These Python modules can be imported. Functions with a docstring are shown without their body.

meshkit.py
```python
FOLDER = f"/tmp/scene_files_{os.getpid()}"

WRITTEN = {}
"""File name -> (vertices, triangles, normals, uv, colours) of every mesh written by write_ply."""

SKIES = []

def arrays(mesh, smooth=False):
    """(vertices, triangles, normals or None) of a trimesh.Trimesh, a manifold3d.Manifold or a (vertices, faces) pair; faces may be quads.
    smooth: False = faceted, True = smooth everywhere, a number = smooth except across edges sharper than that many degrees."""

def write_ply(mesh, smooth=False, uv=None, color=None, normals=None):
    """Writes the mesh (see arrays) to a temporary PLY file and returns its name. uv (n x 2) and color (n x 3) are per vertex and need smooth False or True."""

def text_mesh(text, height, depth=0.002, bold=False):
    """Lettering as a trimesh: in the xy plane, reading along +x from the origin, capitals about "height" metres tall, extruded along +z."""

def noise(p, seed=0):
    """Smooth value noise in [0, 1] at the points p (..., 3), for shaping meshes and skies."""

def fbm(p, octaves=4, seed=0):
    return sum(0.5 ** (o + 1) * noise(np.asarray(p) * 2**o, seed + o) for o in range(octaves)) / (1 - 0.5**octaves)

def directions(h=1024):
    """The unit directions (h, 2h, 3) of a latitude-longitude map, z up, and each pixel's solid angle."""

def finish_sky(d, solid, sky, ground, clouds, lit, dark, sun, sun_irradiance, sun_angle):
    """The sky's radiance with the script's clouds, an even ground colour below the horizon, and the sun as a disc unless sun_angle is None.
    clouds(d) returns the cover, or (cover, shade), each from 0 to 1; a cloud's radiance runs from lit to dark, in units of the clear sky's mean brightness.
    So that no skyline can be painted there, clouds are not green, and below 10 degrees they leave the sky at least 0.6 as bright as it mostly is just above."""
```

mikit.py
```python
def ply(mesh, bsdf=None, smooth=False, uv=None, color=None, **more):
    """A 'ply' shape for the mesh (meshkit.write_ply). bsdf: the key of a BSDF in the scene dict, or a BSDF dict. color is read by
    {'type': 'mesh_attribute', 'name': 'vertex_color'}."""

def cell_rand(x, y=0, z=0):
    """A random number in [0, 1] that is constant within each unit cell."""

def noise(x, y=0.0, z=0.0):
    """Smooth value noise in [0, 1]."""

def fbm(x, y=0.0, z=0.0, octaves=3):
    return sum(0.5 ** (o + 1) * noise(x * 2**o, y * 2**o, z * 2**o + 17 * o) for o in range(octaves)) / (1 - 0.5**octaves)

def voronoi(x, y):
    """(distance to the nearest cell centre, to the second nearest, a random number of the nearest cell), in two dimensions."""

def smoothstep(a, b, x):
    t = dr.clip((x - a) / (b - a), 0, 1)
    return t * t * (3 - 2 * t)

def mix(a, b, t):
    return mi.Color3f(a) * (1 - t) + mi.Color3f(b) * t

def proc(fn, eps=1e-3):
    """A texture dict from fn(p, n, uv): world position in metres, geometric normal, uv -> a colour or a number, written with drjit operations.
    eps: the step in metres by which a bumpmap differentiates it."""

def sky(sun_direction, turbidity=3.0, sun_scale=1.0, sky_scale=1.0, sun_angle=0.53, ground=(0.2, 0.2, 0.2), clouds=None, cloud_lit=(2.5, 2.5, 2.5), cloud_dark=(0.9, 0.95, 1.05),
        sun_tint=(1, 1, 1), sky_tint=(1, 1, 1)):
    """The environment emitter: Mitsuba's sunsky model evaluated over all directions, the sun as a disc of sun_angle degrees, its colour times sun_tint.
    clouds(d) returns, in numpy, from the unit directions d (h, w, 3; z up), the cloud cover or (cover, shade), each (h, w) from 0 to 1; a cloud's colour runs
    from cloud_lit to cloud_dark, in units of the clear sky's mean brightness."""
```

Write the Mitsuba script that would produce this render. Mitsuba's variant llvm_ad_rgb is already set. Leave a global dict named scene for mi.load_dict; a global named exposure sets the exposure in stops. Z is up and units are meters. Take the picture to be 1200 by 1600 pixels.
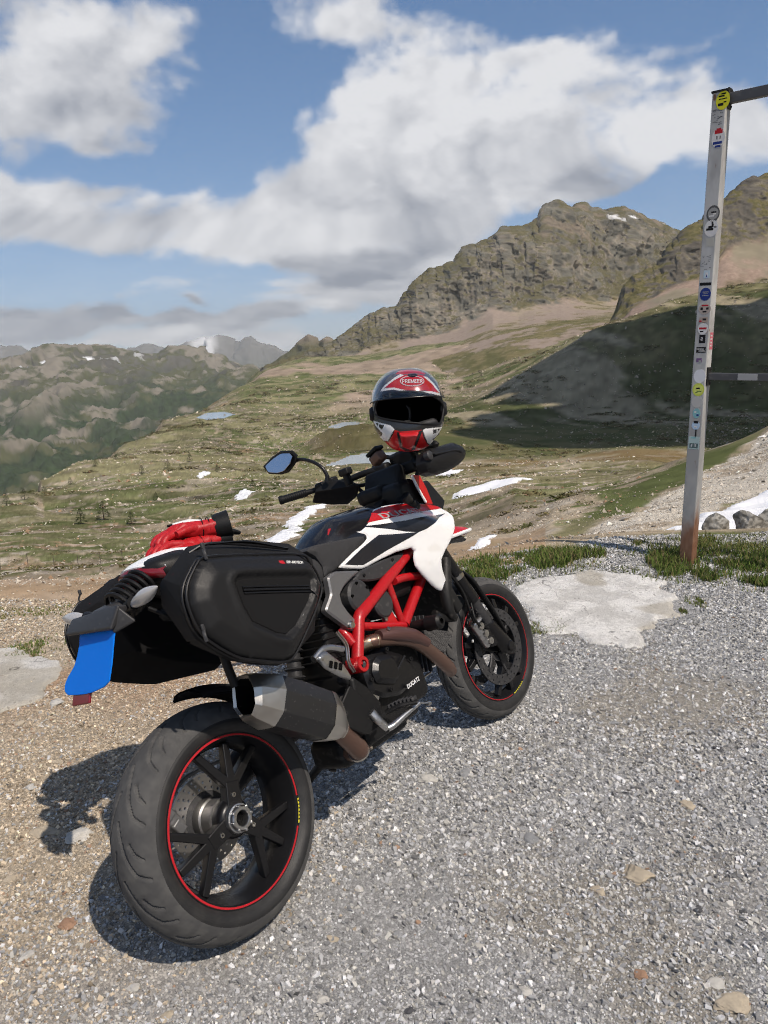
import math, numpy as np, trimesh, drjit as dj, mitsuba as mi, mikit, meshkit
import manifold3d as m3
from scipy.interpolate import PchipInterpolator, RegularGridInterpolator
from scipy.spatial import Delaunay
from shapely.geometry import Polygon, Point, LineString
from shapely import contains_xy
T = mi.ScalarTransform4f
rng = np.random.default_rng(7)
scene, labels = {}, {}
# ------------------------------------------------------------------ camera, sky, exposure
EYE = np.array([0, 0, 1.55441]); PITCH, ROLL = 0.20595, -0.04004
fwd = np.array([0, math.cos(PITCH), -math.sin(PITCH)]); upv = np.array([0, math.sin(PITCH), math.cos(PITCH)])
up = upv * math.cos(ROLL) - np.array([1.0, 0, 0]) * math.sin(ROLL)
scene['camera'] = {'type': 'perspective', 'fov': math.degrees(2 * math.atan(600 / 1218.057)), 'fov_axis': 'x', 'near_clip': 0.05, 'far_clip': 60000.0,
                   'to_world': T().look_at(origin=EYE.tolist(), target=(EYE + fwd).tolist(), up=up.tolist())}
SUN = np.array([math.sin(math.radians(141)) * math.cos(math.radians(53.5)), math.cos(math.radians(141)) * math.cos(math.radians(53.5)), math.sin(math.radians(53.5))])

def sst(a, b, x):
    t = np.clip((np.asarray(x, float) - a) / (b - a), 0, 1); return t * t * (3 - 2 * t)
def fbm2(x, y, s=1.0, octaves=4, seed=0, z=0.0):
    return meshkit.fbm(np.stack([np.asarray(x) * s, np.asarray(y) * s, np.zeros_like(np.asarray(x, float)) + z], -1), octaves, seed)


# cloud banks: azimuth, elevation, half-widths (degrees), amount, shade
CLOUDS = [[-20.635,19.634,7.5,3.4,0.82,0.28],[-15.498,18.165,4.2,3,0.7,0.25],[-12.769,19.463,2.4,2.4,0.5,0.2],[-18.908,15.58,4.6,2.4,0.72,0.38],[-22.345,15.029,3.6,2.4,0.62,0.4],[-16.506,14.439,2.4,1.6,0.55,0.3],[-18.036,13.108,1.3,0.8,0.5,0.3],[-1.202,21.155,4.5,1.6,0.95,0.15],[5.521,19.649,3.4,1.1,0.62,0.05],[8.252,19.558,2,0.8,0.5,0.05],[-4.336,15.303,0.8,0.8,0.4,0.1],[8.001,16.428,6.5,2.2,1.2,-0.1],[2.826,15.453,4.2,2.6,1.1,-0.08],[13.837,15.388,6.5,2.4,1.2,-0.05],[17.495,13.561,3.8,2.2,1.1,0],[12.181,17.496,4.2,1.5,0.9,0],[-0.76,13.128,3.2,1.8,0.95,0.05],[10.941,12.486,7,2.2,1.05,0.22],[5.324,11.491,6.5,2.4,1.05,0.3],[19.492,12.429,2.2,1.4,0.8,0.1],[15.142,10.097,2.9,1.4,1,0.62],[16.561,10.744,1.5,1,0.9,0.4],[13.904,9.531,2.4,1,0.9,0.6],[0.418,9.912,6,2.3,1,0.34],[7.025,8.784,4.6,1.8,1,0.38],[4.766,6.614,3.2,2,0.9,0.35],[-21.94,9.442,6,1.7,0.72,0.16],[-16.491,8.949,7,1.6,0.75,0.2],[-9.335,8.929,7,2.2,0.85,0.2],[-4.409,10.664,4,1.7,0.8,0.16],[-23.299,10.52,4,1,0.55,0.1],[-12.532,6.713,7,1.3,0.55,0.12],[-5.508,7.203,4.5,1.8,0.75,0.25],[-19.826,7.741,7,1.1,0.5,0.15],[-2.927,5.43,2.6,1.2,1,0.85],[-1.311,6.229,1.6,0.9,0.9,0.7],[0.695,5.727,2.8,1.1,0.9,0.72],[-0.747,3.749,4.2,0.9,0.85,0.6],[-11.607,2.366,4.6,0.7,1,0.85],[-14.224,2.188,2.4,0.5,0.9,0.8],[-8.485,2.703,2.6,0.6,0.95,0.8],[-22.741,2.83,4.2,0.9,1.05,0.8],[-24.351,2.178,3,0.7,1,0.75],[-17.499,3.169,1.5,0.7,1,0.9],[-16.713,2.728,1,0.4,0.8,0.8],[-13.679,3.458,0.8,0.3,0.7,0.8],[-20.043,2.27,2.5,0.4,0.8,0.7],[-5.803,6.072,0.8,0.6,0.7,0.8],[-3.453,8.107,1.2,0.6,0.6,0.5],[3.218,7.191,1.4,0.7,0.6,0.55],[-15.186,1.054,9,0.8,0.75,0.3],[-22.192,0.88,6,0.7,0.7,0.3],[-6.807,0.969,7,1,0.8,0.42],[-12.735,4.413,8,1,0.55,0.15],[-4.837,3.545,4,1,0.6,0.3],[2.46,4.579,3.2,1.5,0.9,0.45],[23.703,11.206,4,2.6,0.5,0.2],[22.087,14.076,3,1.6,0.35,0.1],[25.075,12.623,2.6,2.4,0.55,0.25],[20.835,17.147,2,0.5,0.3,0.1]]
def clouds(d):
    az = np.degrees(np.arctan2(d[..., 0], d[..., 1])); el = np.degrees(np.arcsin(np.clip(d[..., 2], -1, 1)))
    wx = (fbm2(az, el * 1.3, 0.22, 5, 3) - .5) * 5; wy = (fbm2(az, el * 1.3, 0.22, 5, 9) - .5) * 2.4
    inside = np.exp(-((az / 42) ** 4 + ((el - 8) / 26) ** 4))
    dens = 0.7 * (1 - inside) * sst(0.42, 0.62, fbm2(az * .6, el * 1.3, 0.07, 4, 21)); wsum = dens ** 2; shade = 0.35 * wsum
    for a, e, sa, se, w, s in CLOUDS:
        g = w * np.exp(-(((az + wx - a) / sa) ** 2 + ((el + wy - e) / se) ** 2) ** 1.25)
        dens = dens + g; shade = shade + g * g * s; wsum = wsum + g * g
    shade = shade / np.maximum(wsum, 1e-3); dens = np.minimum(dens, 1.25)
    low = sst(13, 5, el); qx, qy = az * (1 - .30 * low) + wx * .35, el * (1.35 + 1.9 * low) + wy * .35
    n = fbm2(qx, qy, 0.20, 7, 5); n2 = fbm2(qx * .7, qy * 1.1, 0.75, 5, 15)
    n3_ = fbm2(qx, qy, 2.2, 3, 25); cover = sst(0.24, 0.74, dens * .68 + (n - .5) * .95 + (n2 - .5) * .42 + (n3_ - .5) * .22)
    lit = fbm2(qx - .8, qy + 1.3, 0.20, 7, 5) - n           # thicker towards the sun's side: self-shaded
    shade = np.clip(shade + lit * 1.6 + (n2 - .5) * .30 + (n3_ - .5) * .12 + .06 * cover, 0, 1)
    return np.clip(np.maximum(cover * .97, .10 * sst(14, 1, el)), 0, 1), shade
scene['sky'] = mikit.sky(SUN.tolist(), turbidity=3.0, clouds=clouds, cloud_lit=(3.1, 3.12, 3.2), cloud_dark=(.95, 1.06, 1.30), ground=(.16, .15, .12), sun_tint=(.93, 1.0, 1.15), sky_tint=(.86, .93, 1.0))
exposure = 1.6

# ------------------------------------------------------------------ helpers
def tag(key, label=None, cat=None, group=None, kind=None):
    labels[key] = {k: v for k, v in (('label', label), ('category', cat), ('group', group), ('kind', kind)) if v}
def numbered(key):
    used = lambda k: k in scene or k in labels or any(s.startswith(k + '__') for s in scene)
    if not used(key): return key
    i = 1
    while used(f'{key}_{i:03d}'): i += 1
    return f'{key}_{i:03d}'
def put(key, mesh, bsdf, smooth=35, color=None, **more):
    key = numbered(key)
    if hasattr(mesh, 'to_mesh'):
        m = mesh.to_mesh(); mesh = trimesh.Trimesh(m.vert_properties[:, :3], m.tri_verts, process=False)
    scene[key] = mikit.ply(mesh, bsdf, smooth=smooth, color=color, **more)
    return key
def grid_faces(nu, nv, wrap_v=False):
    i, j = np.meshgrid(np.arange(nu - 1), np.arange(nv if wrap_v else nv - 1), indexing='ij'); k = (j + 1) % nv
    a, b, c, d = i * nv + j, (i + 1) * nv + j, (i + 1) * nv + k, i * nv + k
    return np.concatenate([np.stack([a, b, c], -1).reshape(-1, 3), np.stack([a, c, d], -1).reshape(-1, 3)])
def col(*c): return {'type': 'rgb', 'value': [float(x) for x in c]}
VC = {'type': 'mesh_attribute', 'name': 'vertex_color'}
def diffuse(key, c): scene[key] = {'type': 'twosided', 'bsdf': {'type': 'diffuse', 'reflectance': c if isinstance(c, dict) else col(*c)}}
diffuse('terrain_mat', VC)
# ------------------------------------------------------------------ terrain: lofted valley floor, world metres
EDGE = [[-180,34,0],[-110,30,0],[-70,9,0],[-45,5.9,0],[-27.421,5.518,0],[-22.184,5.228,0],[-16.505,5.032,0],[-9.962,5.001,0],[-2.167,5.156,0],[4.694,5.365,0],[9.508,5.662,0],[13.251,5.939,0],[18.637,6.247,0],[26.887,6.593,0],[36,9,0],[60,16,0],[110,30,0],[180,34,0]]
LINES = [EDGE,
 [[-180,60,-1],[-110,60,-3],[-70,30,-6],[-45,20,-4.5],[-27.398,18.021,-3.466],[-22.153,17.275,-3.497],[-16.477,16.685,-3.515],[-9.944,15.229,-3.112],[-2.155,13.51,-2.458],[4.699,12.04,-1.881],[9.509,10.139,-1.194],[13.25,9.76,-0.958],[18.627,9.075,-0.644],[26.87,10.089,-0.77],[36,12,0.2],[60,22,0.5],[110,60,0.5],[180,60,-1]],
 [[-180,120,-3],[-110,120,-10],[-70,50,-14],[-45,42,-12],[-27.235,40.489,-8.814],[-21.101,40.731,-9.089],[-16.252,41.665,-9.347],[-7.323,40.329,-8.424],[-2.04,30.019,-6.045],[4.738,20.069,-3.557],[9.515,16.223,-2.521],[12.783,13.33,-1.709],[18.583,15.825,-1.824],[26.721,16.793,-1.528],[36,20,0.2],[60,40,4],[110,120,4],[180,120,-3]],
 [[-180,200,-5],[-110,200,-25],[-70,80,-24],[-45,66,-18.5],[-27.04,67.363,-13.882],[-20.941,66.385,-14.073],[-16.119,67.66,-14.457],[-7.214,80.638,-15.981],[-1.946,72.042,-14.129],[4.794,60.211,-11.186],[9.533,45.63,-7.386],[12.771,24.609,-3.579],[18.545,25.314,-3.214],[26.616,26.845,-2.482],[36,36,0.8],[60,90,16],[110,200,20],[180,200,-5]],
 [[-180,300,-10],[-110,300,-50],[-70,130,-40],[-45,110,-31],[-26.764,111.998,-19.847],[-20.712,117.601,-21.8],[-15.921,122.707,-22.933],[-7.102,131.005,-22.942],[-1.87,130.069,-22.987],[4.826,110.391,-18.988],[9.539,91.262,-14.568],[14.122,51.558,-7.911],[18.508,46.4,-6.068],[26.466,51.385,-3.729],[36,70,4],[60,180,48],[110,300,60],[180,300,-10]],
 [[-180,420,-20],[-110,420,-90],[-70,230,-85],[-45,210,-58],[-26.491,240.222,-35.315],[-21.276,219.995,-32.428],[-15.674,218.111,-31.882],[-6.979,236.754,-34.801],[-1.781,250.121,-37.206],[4.866,225.814,-33.445],[9.546,218.019,-31.891],[14.102,195.904,-28.162],[18.484,195.063,-27.381],[26.41,212.14,-34],[36,190,-20],[60,300,90],[110,420,110],[180,420,-20]],
 [[-180,600,-40],[-110,600,-150],[-70,360,-170],[-45,350,-150],[-25.745,383.02,-118],[-23.821,300.607,-39.74],[-21.05,353.597,-40.475],[-18.097,347.174,-39.602],[-13.727,339.702,-39.604],[-6.906,332.412,-42.89],[-1.737,330.152,-44.099],[4.884,331.203,-45.091],[11.841,337.175,-45.644],[18.463,316.28,-41.106],[26.41,334.958,-44],[36,320,-30],[60,450,150],[110,600,180],[180,600,-40]],
 [[-180,800,-60],[-110,800,-200],[-70,520,-250],[-45,480,-230],[-25.745,532.898,-205],[-23.249,522.422,-150],[-20.654,512.97,-85],[-17.988,483.639,-46.716],[-13.611,473.292,-44.832],[-6.807,463.266,-47.856],[-1.661,460.193,-48.766],[4.935,451.674,-44.202],[11.835,480.208,-46.24],[18.405,495.337,-46.244],[26.428,502.518,-44.215],[36,460,-30],[60,650,220],[110,800,250],[180,800,-60]],
 [[-180,1000,-80],[-110,1000,-250],[-70,700,-320],[-45,680,-310],[-25.745,721.632,-300],[-20.654,683.959,-165],[-17.754,661.505,-95],[-15.259,642.657,-47.007],[-13.5,637.618,-46.807],[-8.084,646.424,-48.787],[-1.58,640.243,-48.584],[4.964,562.108,-42.594],[7.75,585.347,-34.97],[11.823,633.437,-11.998],[14.865,672.506,7.934],[18.217,705.352,20.562],[20.63,737.278,32.13],[25.96,778.558,45.694],[36,720,100],[60,900,300],[110,1000,320],[180,1000,-80]],
 [[-180,1300,-100],[-110,1300,-300],[-70,950,-400],[-45,900,-390],[-25.745,954.775,-380],[-20.654,919.071,-265],[-17.754,903.007,-190],[-15.189,891.128,-105],[-13.441,884.219,-62],[-7.94,908.711,-35.875],[-1.484,900.302,-36.313],[5.005,853.253,-38.027],[11.832,817.367,-10],[14.939,827.986,8],[18.386,864.11,24],[26.41,949.047,58],[36,880,110],[60,1200,380],[110,1300,400],[180,1300,-100]],
 [[-180,2000,-150],[-110,2000,-350],[-70,1500,-450],[-45,1450,-440],[-25.745,1554.285,-440],[-20.654,1496.161,-420],[-17.754,1470.011,-380],[-15.189,1450.674,-300],[-13.441,1439.427,-205],[-7.84,1413.21,-21.03],[-5.073,1405.507,-9.311],[-1.401,1400.418,-12.852],[4.964,1405.271,10],[18.386,1475.31,30],[26.41,1563.137,90],[36,1400,140],[60,2000,450],[110,2000,450],[180,2000,-150]],
 [[-180,4000,-300],[-110,3500,-450],[-70,2600,-470],[-45,2500,-460],[-25.745,2664.489,-460],[-17.754,2520.018,-450],[-13.441,2467.589,-430],[-8.049,2423.881,-260],[-1.569,2400.9,-60],[26.41,2679.663,60],[36,2400,100],[60,3000,300],[110,3500,300],[180,4000,-300]],
 [[-180,14000,-700],[-45,9000,-520],[-13.441,9253.457,-520],[-1.569,9003.375,-520],[26.41,10048.737,-500],[110,14000,-600],[180,14000,-700]]]
LINES = [np.array(l) for l in LINES]
AZ = np.unique(np.concatenate([np.linspace(-180, -40, 40), np.linspace(-40, -28, 40), np.linspace(-28, 28, 680), np.linspace(28, 40, 40), np.linspace(40, 180, 40)]))
RR = np.concatenate([np.geomspace(4.2, 12, 120)[:-1], np.geomspace(12, 60, 130)[:-1], np.geomspace(60, 620, 195)[:-1], np.geomspace(620, 1300, 130)[:-1], np.geomspace(1300, 2500, 50)[:-1], np.geomspace(2500, 14000, 16)])
def line_at(l, az):
    return np.exp(PchipInterpolator(l[:, 0], np.log(l[:, 1]))(az)), PchipInterpolator(l[:, 0], l[:, 2])(az)
ctl = [line_at(l, AZ) for l in LINES]
edge_r = ctl[0][0]
Z0 = np.empty((len(AZ), len(RR)))
for i in range(len(AZ)):
    r = np.array([c[0][i] for c in ctl]); z = np.array([c[1][i] for c in ctl])
    r = np.maximum.accumulate(r + np.arange(len(r)) * 1e-3)
    Z0[i] = PchipInterpolator(np.log(np.r_[r[0] * .5, r]), np.r_[0, z])(np.log(np.clip(RR, r[0] * .5, r[-1])))
A2, R2 = np.meshgrid(np.radians(AZ), RR, indexing='ij')
X, Y = R2 * np.sin(A2), R2 * np.cos(A2)
def xy_of(az, r): return r * np.sin(np.radians(az)), r * np.cos(np.radians(az))
def rough(x, y, r):
    out = 0
    for lam, k, s in ((260, .055, 1), (95, .045, 2), (34, .06, 3), (11, .065, 4), (3.6, .07, 5), (1.2, .08, 6), (.42, .07, 8)):
        fade = sst(2.2 * lam, 7 * lam, r) if lam > 2 else sst(5.4, 8.5, r)
        if lam < 3: fade = fade * (1 - sst(60 * lam, 110 * lam, r))
        n = fbm2(x, y, 1 / lam, 2, s)
        out = out + lam * k * fade * ((n - .5) * 2 + (.5 - np.abs(n - .5) * 3) * .35)
    return out
edge2 = edge_r[:, None]
past = sst(1.0, 1.5, R2 / edge2)
FLAT = 1 - .75 * sst(200, 300, R2) * (1 - sst(500, 560, R2)) * sst(-4, 2, np.degrees(A2)) * (1 - sst(30, 40, np.degrees(A2)))
Z = Z0 + rough(X, Y, R2) * past * FLAT
bluff = np.exp(-(((np.degrees(A2) + 1.0 + (fbm2(X, Y, 1 / 30., 3, 55) - .5) * 3) / 4.6) ** 4 + ((R2 - 425) / 34) ** 4)); Z = Z + 8 * bluff * (.5 + fbm2(X, Y, 1 / 14., 4, 56))
# lakes: carved basins and a level sheet of water
LAKE = [[-23.474,318],[-18.2,330],[-13.761,345],[-6.128,350],[1.093,352],[12.438,345],[11.452,322],[0.724,316],[-9.674,313]]
POND = [[-150.34,640],[-152.905,690],[-139.079,700],[-121.59,660],[-124.507,625],[-133.984,610]]
POND2 = [[-35.739,530],[-27.138,560],[-14.667,555],[-14.812,525],[-25.105,515]]
water = []
for P, lev in ((LAKE, None), (POND, None), (POND2, None)):
    poly = Polygon(P); cx, cy = poly.centroid.x, poly.centroid.y
    near_ = (np.abs(X - cx) < 120) & (np.abs(Y - cy) < 140)
    ins = np.zeros(X.shape, bool); ins[near_] = contains_xy(poly, X[near_], Y[near_])
    big = np.zeros(X.shape, bool); big[near_] = contains_xy(poly.buffer(12), X[near_], Y[near_])
    level = float(np.median(Z0[ins])); water.append((P, level))
    w = np.zeros(X.shape); w[big] = .8; w[ins] = 1
    Z = np.where(big & ~ins, np.maximum(level + .25 * (Z - level), level + .15), Z); Z = np.where(ins, level - .8, Z)
# the gravel track, snow patches and dirt paths as regions of the ground (world metres)

TRACK = Polygon([[2.118,9.4],[2.95,11.5],[4.541,15],[8.117,22],[13.024,30],[18.968,38],[27.422,48],[12.695,22],[7.805,15.5],[5.904,13.5],[4.076,11],[2.887,8.9],[2.585,9.3]])
VERGE = Polygon([[1.771,9.6],[2.208,9.8],[3.078,12],[4.843,16],[8.485,23],[13.456,31],[19.962,40],[23.408,47],[19.506,45],[13.253,36],[8.154,27],[3.764,16],[1.759,10.5]])
SNOWS = [np.array(s) for s in [
 [[3.742,10],[4.647,11.5],[6.014,13.5],[7.8,15.5],[9.388,17],[6.964,12],[4.855,9.6],[4.376,9.1],[4.037,9.2],[3.805,9.4]],
 [[-7.65,46],[-8.361,58],[-10.252,84],[-10.45,104],[-8.306,108],[-8.297,88],[-7.912,72],[-6.791,64],[-5.763,50],[-6.287,46]],
 [[8.215,92],[11.826,108],[16.009,112],[19.725,100],[14.781,88],[11.295,84],[8.937,85]],
 [[11.698,190],[15.714,205],[20.079,190],[14.839,175]],
 [[1.209,12.6],[1.865,16],[2.64,19.5],[2.905,19.5],[2.083,15.6],[1.447,12.9]],
 [[-30.984,160],[-31.775,175],[-29.195,170],[-27.15,166],[-26.344,150],[-27.971,148]],
 [[-54.803,225],[-56.695,245],[-53.176,240],[-50.636,215]]]]
def sd_poly(P, mask):
    """signed distance (inside positive) of grid points under mask, elsewhere -99"""
    out = np.full(X.shape, -99.0); ids = np.argwhere(mask)
    if not len(ids): return out
    from shapely import points, distance
    pts = points(X[mask], Y[mask]); poly = P if isinstance(P, Polygon) else Polygon(P)
    dist = distance(pts, poly.exterior); ins = contains_xy(poly, X[mask], Y[mask]); out[mask] = np.where(ins, dist, -dist); return out
def around(poly, m=3):
    a, b, c, d = poly.bounds; return (X > a - m) & (X < c + m) & (Y > b - m) & (Y < d + m)
PATH = Polygon([[-21.506,38],[-21.566,42],[-19.277,47],[-16.125,54],[-9.526,62],[-10.415,68],[-17.573,59],[-21.069,51.5],[-24.064,47],[-24.256,43]])
wob = fbm2(X, Y, .9, 4, 31) - .5
SNOW_D = np.full(X.shape, -99.0); SNOW_ID = np.full(X.shape, -1)
for k, s in enumerate(SNOWS):
    poly = Polygon(s).buffer(0); sc = math.sqrt(poly.area); dd = sd_poly(poly, around(poly, sc * .3))
    dd = dd + (fbm2(X, Y, 5 / sc, 4, 40 + k) - .5) * sc * .16
    better = (dd > SNOW_D) & (dd > 0); SNOW_ID[better] = k; SNOW_D = np.maximum(SNOW_D, dd)
    Z = Z + np.where(better, np.minimum(.35, sc * .018) * sst(0, sc * .05, dd), 0)
track_d = sd_poly(TRACK, around(TRACK)) + wob * .9; path_d = sd_poly(PATH, around(PATH)) + wob * .9; verge_d = sd_poly(VERGE, around(VERGE)) + wob * .7
Z = np.where(track_d > 0, Z + (Z0 - Z) * .75 * sst(0, .8, track_d), Z)
Hgrid = RegularGridInterpolator((AZ, np.log(RR)), Z, bounds_error=False, fill_value=None)
def ground_z(x, y):
    x, y = np.asarray(x, float), np.asarray(y, float)
    return Hgrid(np.stack([np.degrees(np.arctan2(x, y)), np.log(np.clip(np.hypot(x, y), 4.2, 14000))], -1))
# ---- colours of the land (albedo), zone by zone
GREEN, DRY, DIRT, SCREE, HEATH, FOREST, ROCK, SNOW = (np.array(c) for c in ((.105, .122, .050), (.205, .190, .105), (.32, .262, .192), (.30, .235, .18), (.130, .122, .060), (.020, .034, .013), (.19, .175, .15), (.86, .87, .89)))
ORANGE = np.array((.30, .18, .095))
def mixc(a, b, t): return a * (1 - t[..., None]) + b * t[..., None]
def land_colour(x, y, z, r, slope, az):
    sc = np.maximum(r / 60.0, .35)
    big = fbm2(x, y, 1 / 60., 4, 61); mid = fbm2(x, y, 1 / 14., 4, 62); sm = fbm2(x, y, 1 / 2.6, 4, 63); tiny = meshkit.noise(np.stack([x, y, z], -1) * (1.7 / np.maximum(r / 400, .12))[..., None], 3)
    c = mixc(np.broadcast_to(DRY, x.shape + (3,)), GREEN, sst(.44, .60, big * .5 + mid * .5))
    dirt = sst(.50, .60, mid * .45 + sm * .45 + big * .1 + .10 * sst(260, 60, r) + .35 * (slope - .35))
    c = mixc(c, DIRT, dirt * .9)
    c = mixc(c, ORANGE, sst(.60, .70, fbm2(x, y, 1 / 22., 3, 66)) * dirt * .55)
    stone = sst(.60, .74, sm * .55 + fbm2(x, y, 1 / .9, 3, 67) * .45 + .12 * dirt - .04) * sst(330, 110, r)
    c = mixc(c, np.array((.40, .36, .30)), stone * .75)
    v1, v2, v3 = fbm2(x, y, 1 / 4.5, 3, 68), fbm2(x, y, 1 / 13., 3, 69), fbm2(x, y, 1 / 45., 3, 70)
    far_stone = sst(.62, .70, fbm2(x, y, 1 / 7., 4, 64)) * sst(90, 200, r); c = mixc(c, np.array((.34, .29, .23)), far_stone * .7)
    c = c * (1 + .9 * (v1 - .5) * sst(700, 200, r) + .9 * (v2 - .5) + .7 * (v3 - .5))[..., None]
    return c * (0.66 + .68 * tiny)[..., None]
gy, gx = np.gradient(Z); drr = np.gradient(RR)
slope = np.hypot(gx / drr[None, :], gy / (np.gradient(np.radians(AZ))[:, None] * R2))
azd = np.degrees(A2)
C = land_colour(X, Y, Z, R2, np.minimum(slope, 1.5), azd)
n1, n2 = fbm2(X, Y, 1 / 45., 5, 71), fbm2(X, Y, 1 / 12., 4, 72)
# dark alpine heath on the hillside right of the basin, with scree tongues
heath = sst(430, 475, R2) * sst(2.5, 5, azd + (n1 - .5) * 5) * (1 - sst(760, 860, R2))
C = mixc(C, mixc(mixc(np.broadcast_to(HEATH, C.shape), GREEN * .62, sst(.44, .56, n1)), np.array((.28, .24, .165)), sst(.56, .64, fbm2(X * 1.2 + Y * .4, Y * .45, 1 / 46., 4, 73)) * .85) * (.25 + 1.5 * fbm2(X, Y, 1 / 6., 5, 74))[..., None], heath * .96)
basin = sst(318, 345, R2) * (1 - sst(440, 475, R2)) * sst(1.0, 4, azd)
C = mixc(C, mixc(np.broadcast_to(GREEN * .72, C.shape), HEATH, sst(.4, .62, n2)), basin * .95)
# rust-brown moor in front of the basin
moor = sst(150, 230, R2) * (1 - sst(318, 330, R2)) * sst(3, 8, azd)
C = mixc(C, mixc(np.broadcast_to(np.array((.19, .125, .06)), C.shape), DIRT, sst(.45, .6, n2)), moor * .7)
# scree and meadow below the big mountain
far = sst(600, 760, R2) * sst(-12, -9, azd) * (1 - sst(12, 16, azd))
C = mixc(C, mixc(mixc(np.broadcast_to(GREEN * .95, C.shape), DRY, sst(.42, .56, n2)), SCREE, sst(.47, .54, fbm2(X, Y * .6, 1 / 110., 6, 75))) * (.5 + fbm2(X, Y, 1 / 16., 4, 76))[..., None], far * .95)
# dark rock bluff beyond the lake
bl = np.exp(-((azd + 1.2 + (n1 - .5) * 4) / 4.5) ** 4 - ((R2 - 415) / 36) ** 4)
C = mixc(C, HEATH * np.array((.8, .75, .7)) * (.35 + 1.1 * fbm2(X, Y, 1 / 7., 4, 79))[..., None], np.clip(bl * 1.3, 0, 1) * .9)
forest = sst(-72, -95, Z + (n1 - .5) * 40) * sst(260, 330, R2)
C = mixc(C, FOREST * 1.3 * (.2 + 1.6 * fbm2(X, Y, 1 / 14., 3, 77))[..., None], forest * sst(.28, .42, fbm2(X, Y, 1 / 120., 4, 77)))
C = mixc(C, mixc(np.broadcast_to(GREEN * .95, C.shape), DRY, sst(.45, .7, n2)) * (.75 + .5 * wob + .25)[..., None], sst(-.1, .25, verge_d))
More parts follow.
